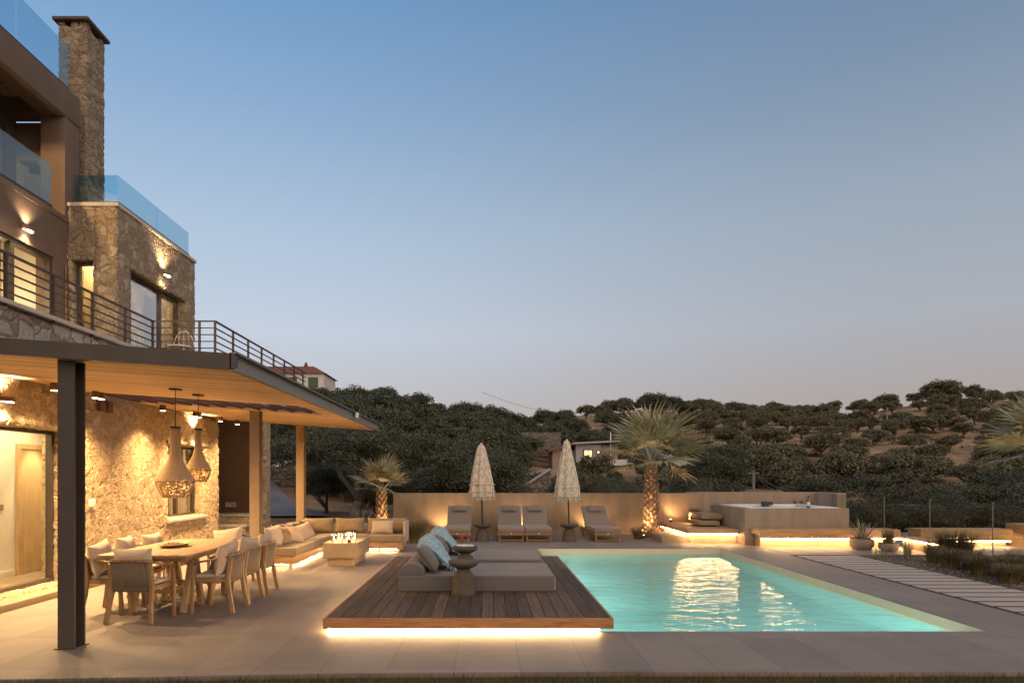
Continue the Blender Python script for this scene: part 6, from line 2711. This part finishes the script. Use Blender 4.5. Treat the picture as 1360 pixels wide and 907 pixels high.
    tag(m.build('driveway', M['asphalt'], smooth=True), kind='structure')
    Y = 37
    w = thing('retaining_wall', 'dark dry stone retaining wall above the driveway at the left', 'wall', (-11.6, Y, 0))
    m = MB()
    m.dense_box(-15.5, -9.9, Y, Y + .6, .2, P(0, 612, Y).z, .09)
    m.build('wall', M['dark_stone'], w, True, weld=True, smooth=True)
    s = thing('shade_sail', 'pale blue grey shade sail stretched above the stone retaining wall', 'shade sail', P(372, 605, 35))
    m = MB()
    v, f = [], []
    n = 14
    c = [P(338, 612, 34), P(391, 610.5, 34), P(362, 598.5, 37.5), P(335, 598, 37.5)]
    for i in range(n + 1):
        for j in range(n + 1):
            u, q = i / n, j / n
            p = (c[0] * (1 - u) + c[1] * u) * (1 - q) + (c[3] * (1 - u) + c[2] * u) * q
            p = p - Vector((0, 0, .35 * math.sin(PI * u) * (1 - q)))
            v.append(p)
    for i in range(n):
        for j in range(n):
            o = i * (n + 1) + j
            f.append((o, o + 1, o + n + 2, o + n + 1))
    m.add(v, f)
    sl = m.build('cloth', M['sail'], s, True, smooth=True)
    sl.modifiers.new('thickness', 'SOLIDIFY').thickness = .02
    m = MB()
    a = P(391, 610.5, 34)
    m.tube([a, (a.x + .35, a.y, a.z - 2.2)], .05, 6)
    b = P(362, 598.5, 37.5)
    m.tube([(b.x, b.y, b.z + .4), (b.x, b.y, b.z - 2.4)], .05, 6)
    m.build('mast', M['utility_wood'], s, True)
    # utility poles and wires
    Y = 44
    a = P(1001, 624, Y)
    t = thing('utility_pole', 'wooden utility pole with wires just behind the hot tub wall', 'utility pole', (a.x, Y, ground_z(a.x, Y)), group=None)
    m = MB()
    m.tube([(a.x, Y, ground_z(a.x, Y) - .3), (a.x, Y, a.z)], .085, 8)
    m.build('pole', M['utility_wood'], t, True, smooth='auto')
    m = MB()
    m.bar((a.x - .35, Y, a.z - .2), (a.x + .35, Y, a.z - .2), .07, .07)
    m.build('crossarm', M['utility_wood'], t, True)
    for k, (px, py, yy) in enumerate(((1062, 654, 30), (1050, 656, 28), (1075, 652, 34), (960, 640, 60))):
        b = P(px, py, yy)
        m = MB()
        st = Vector((a.x, Y, a.z - .1 * k))
        m.tube([st.lerp(b, s) - Vector((0, 0, .35 * math.sin(PI * s))) for s in np.linspace(0, 1, 9)], .014, 4)
        m.build('wire', M['black'], t, True)
    Y = 118
    a = P(1178, 541, Y)
    t = thing('utility_pole', 'far utility pole standing among the olive trees on the right hillside', 'utility pole', (a.x, Y, ground_z(a.x, Y)))
    m = MB()
    m.tube([(a.x, Y, ground_z(a.x, Y) - .3), (a.x, Y, a.z)], .12, 8)
    m.build('pole', M['utility_wood'], t, True, smooth='auto')
    m = MB()
    b = P(1420, 556, Y)
    m.tube([a.lerp(b, s) - Vector((0, 0, .9 * math.sin(PI * s))) for s in np.linspace(0, 1, 12)], .03, 4)
    m.build('wire', M['black'], t, True)
    a, b = P(640, 521, 150), P(768, 549, 165)
    m = MB().tube([a.lerp(b, s) - Vector((0, 0, 1.2 * math.sin(PI * s))) for s in np.linspace(0, 1, 14)], .035, 4)
    o = m.build('power_line', M['black'], None)
    tag(o, 'thin power line sagging across the sky above the bare ridge', 'power line')


build_far()
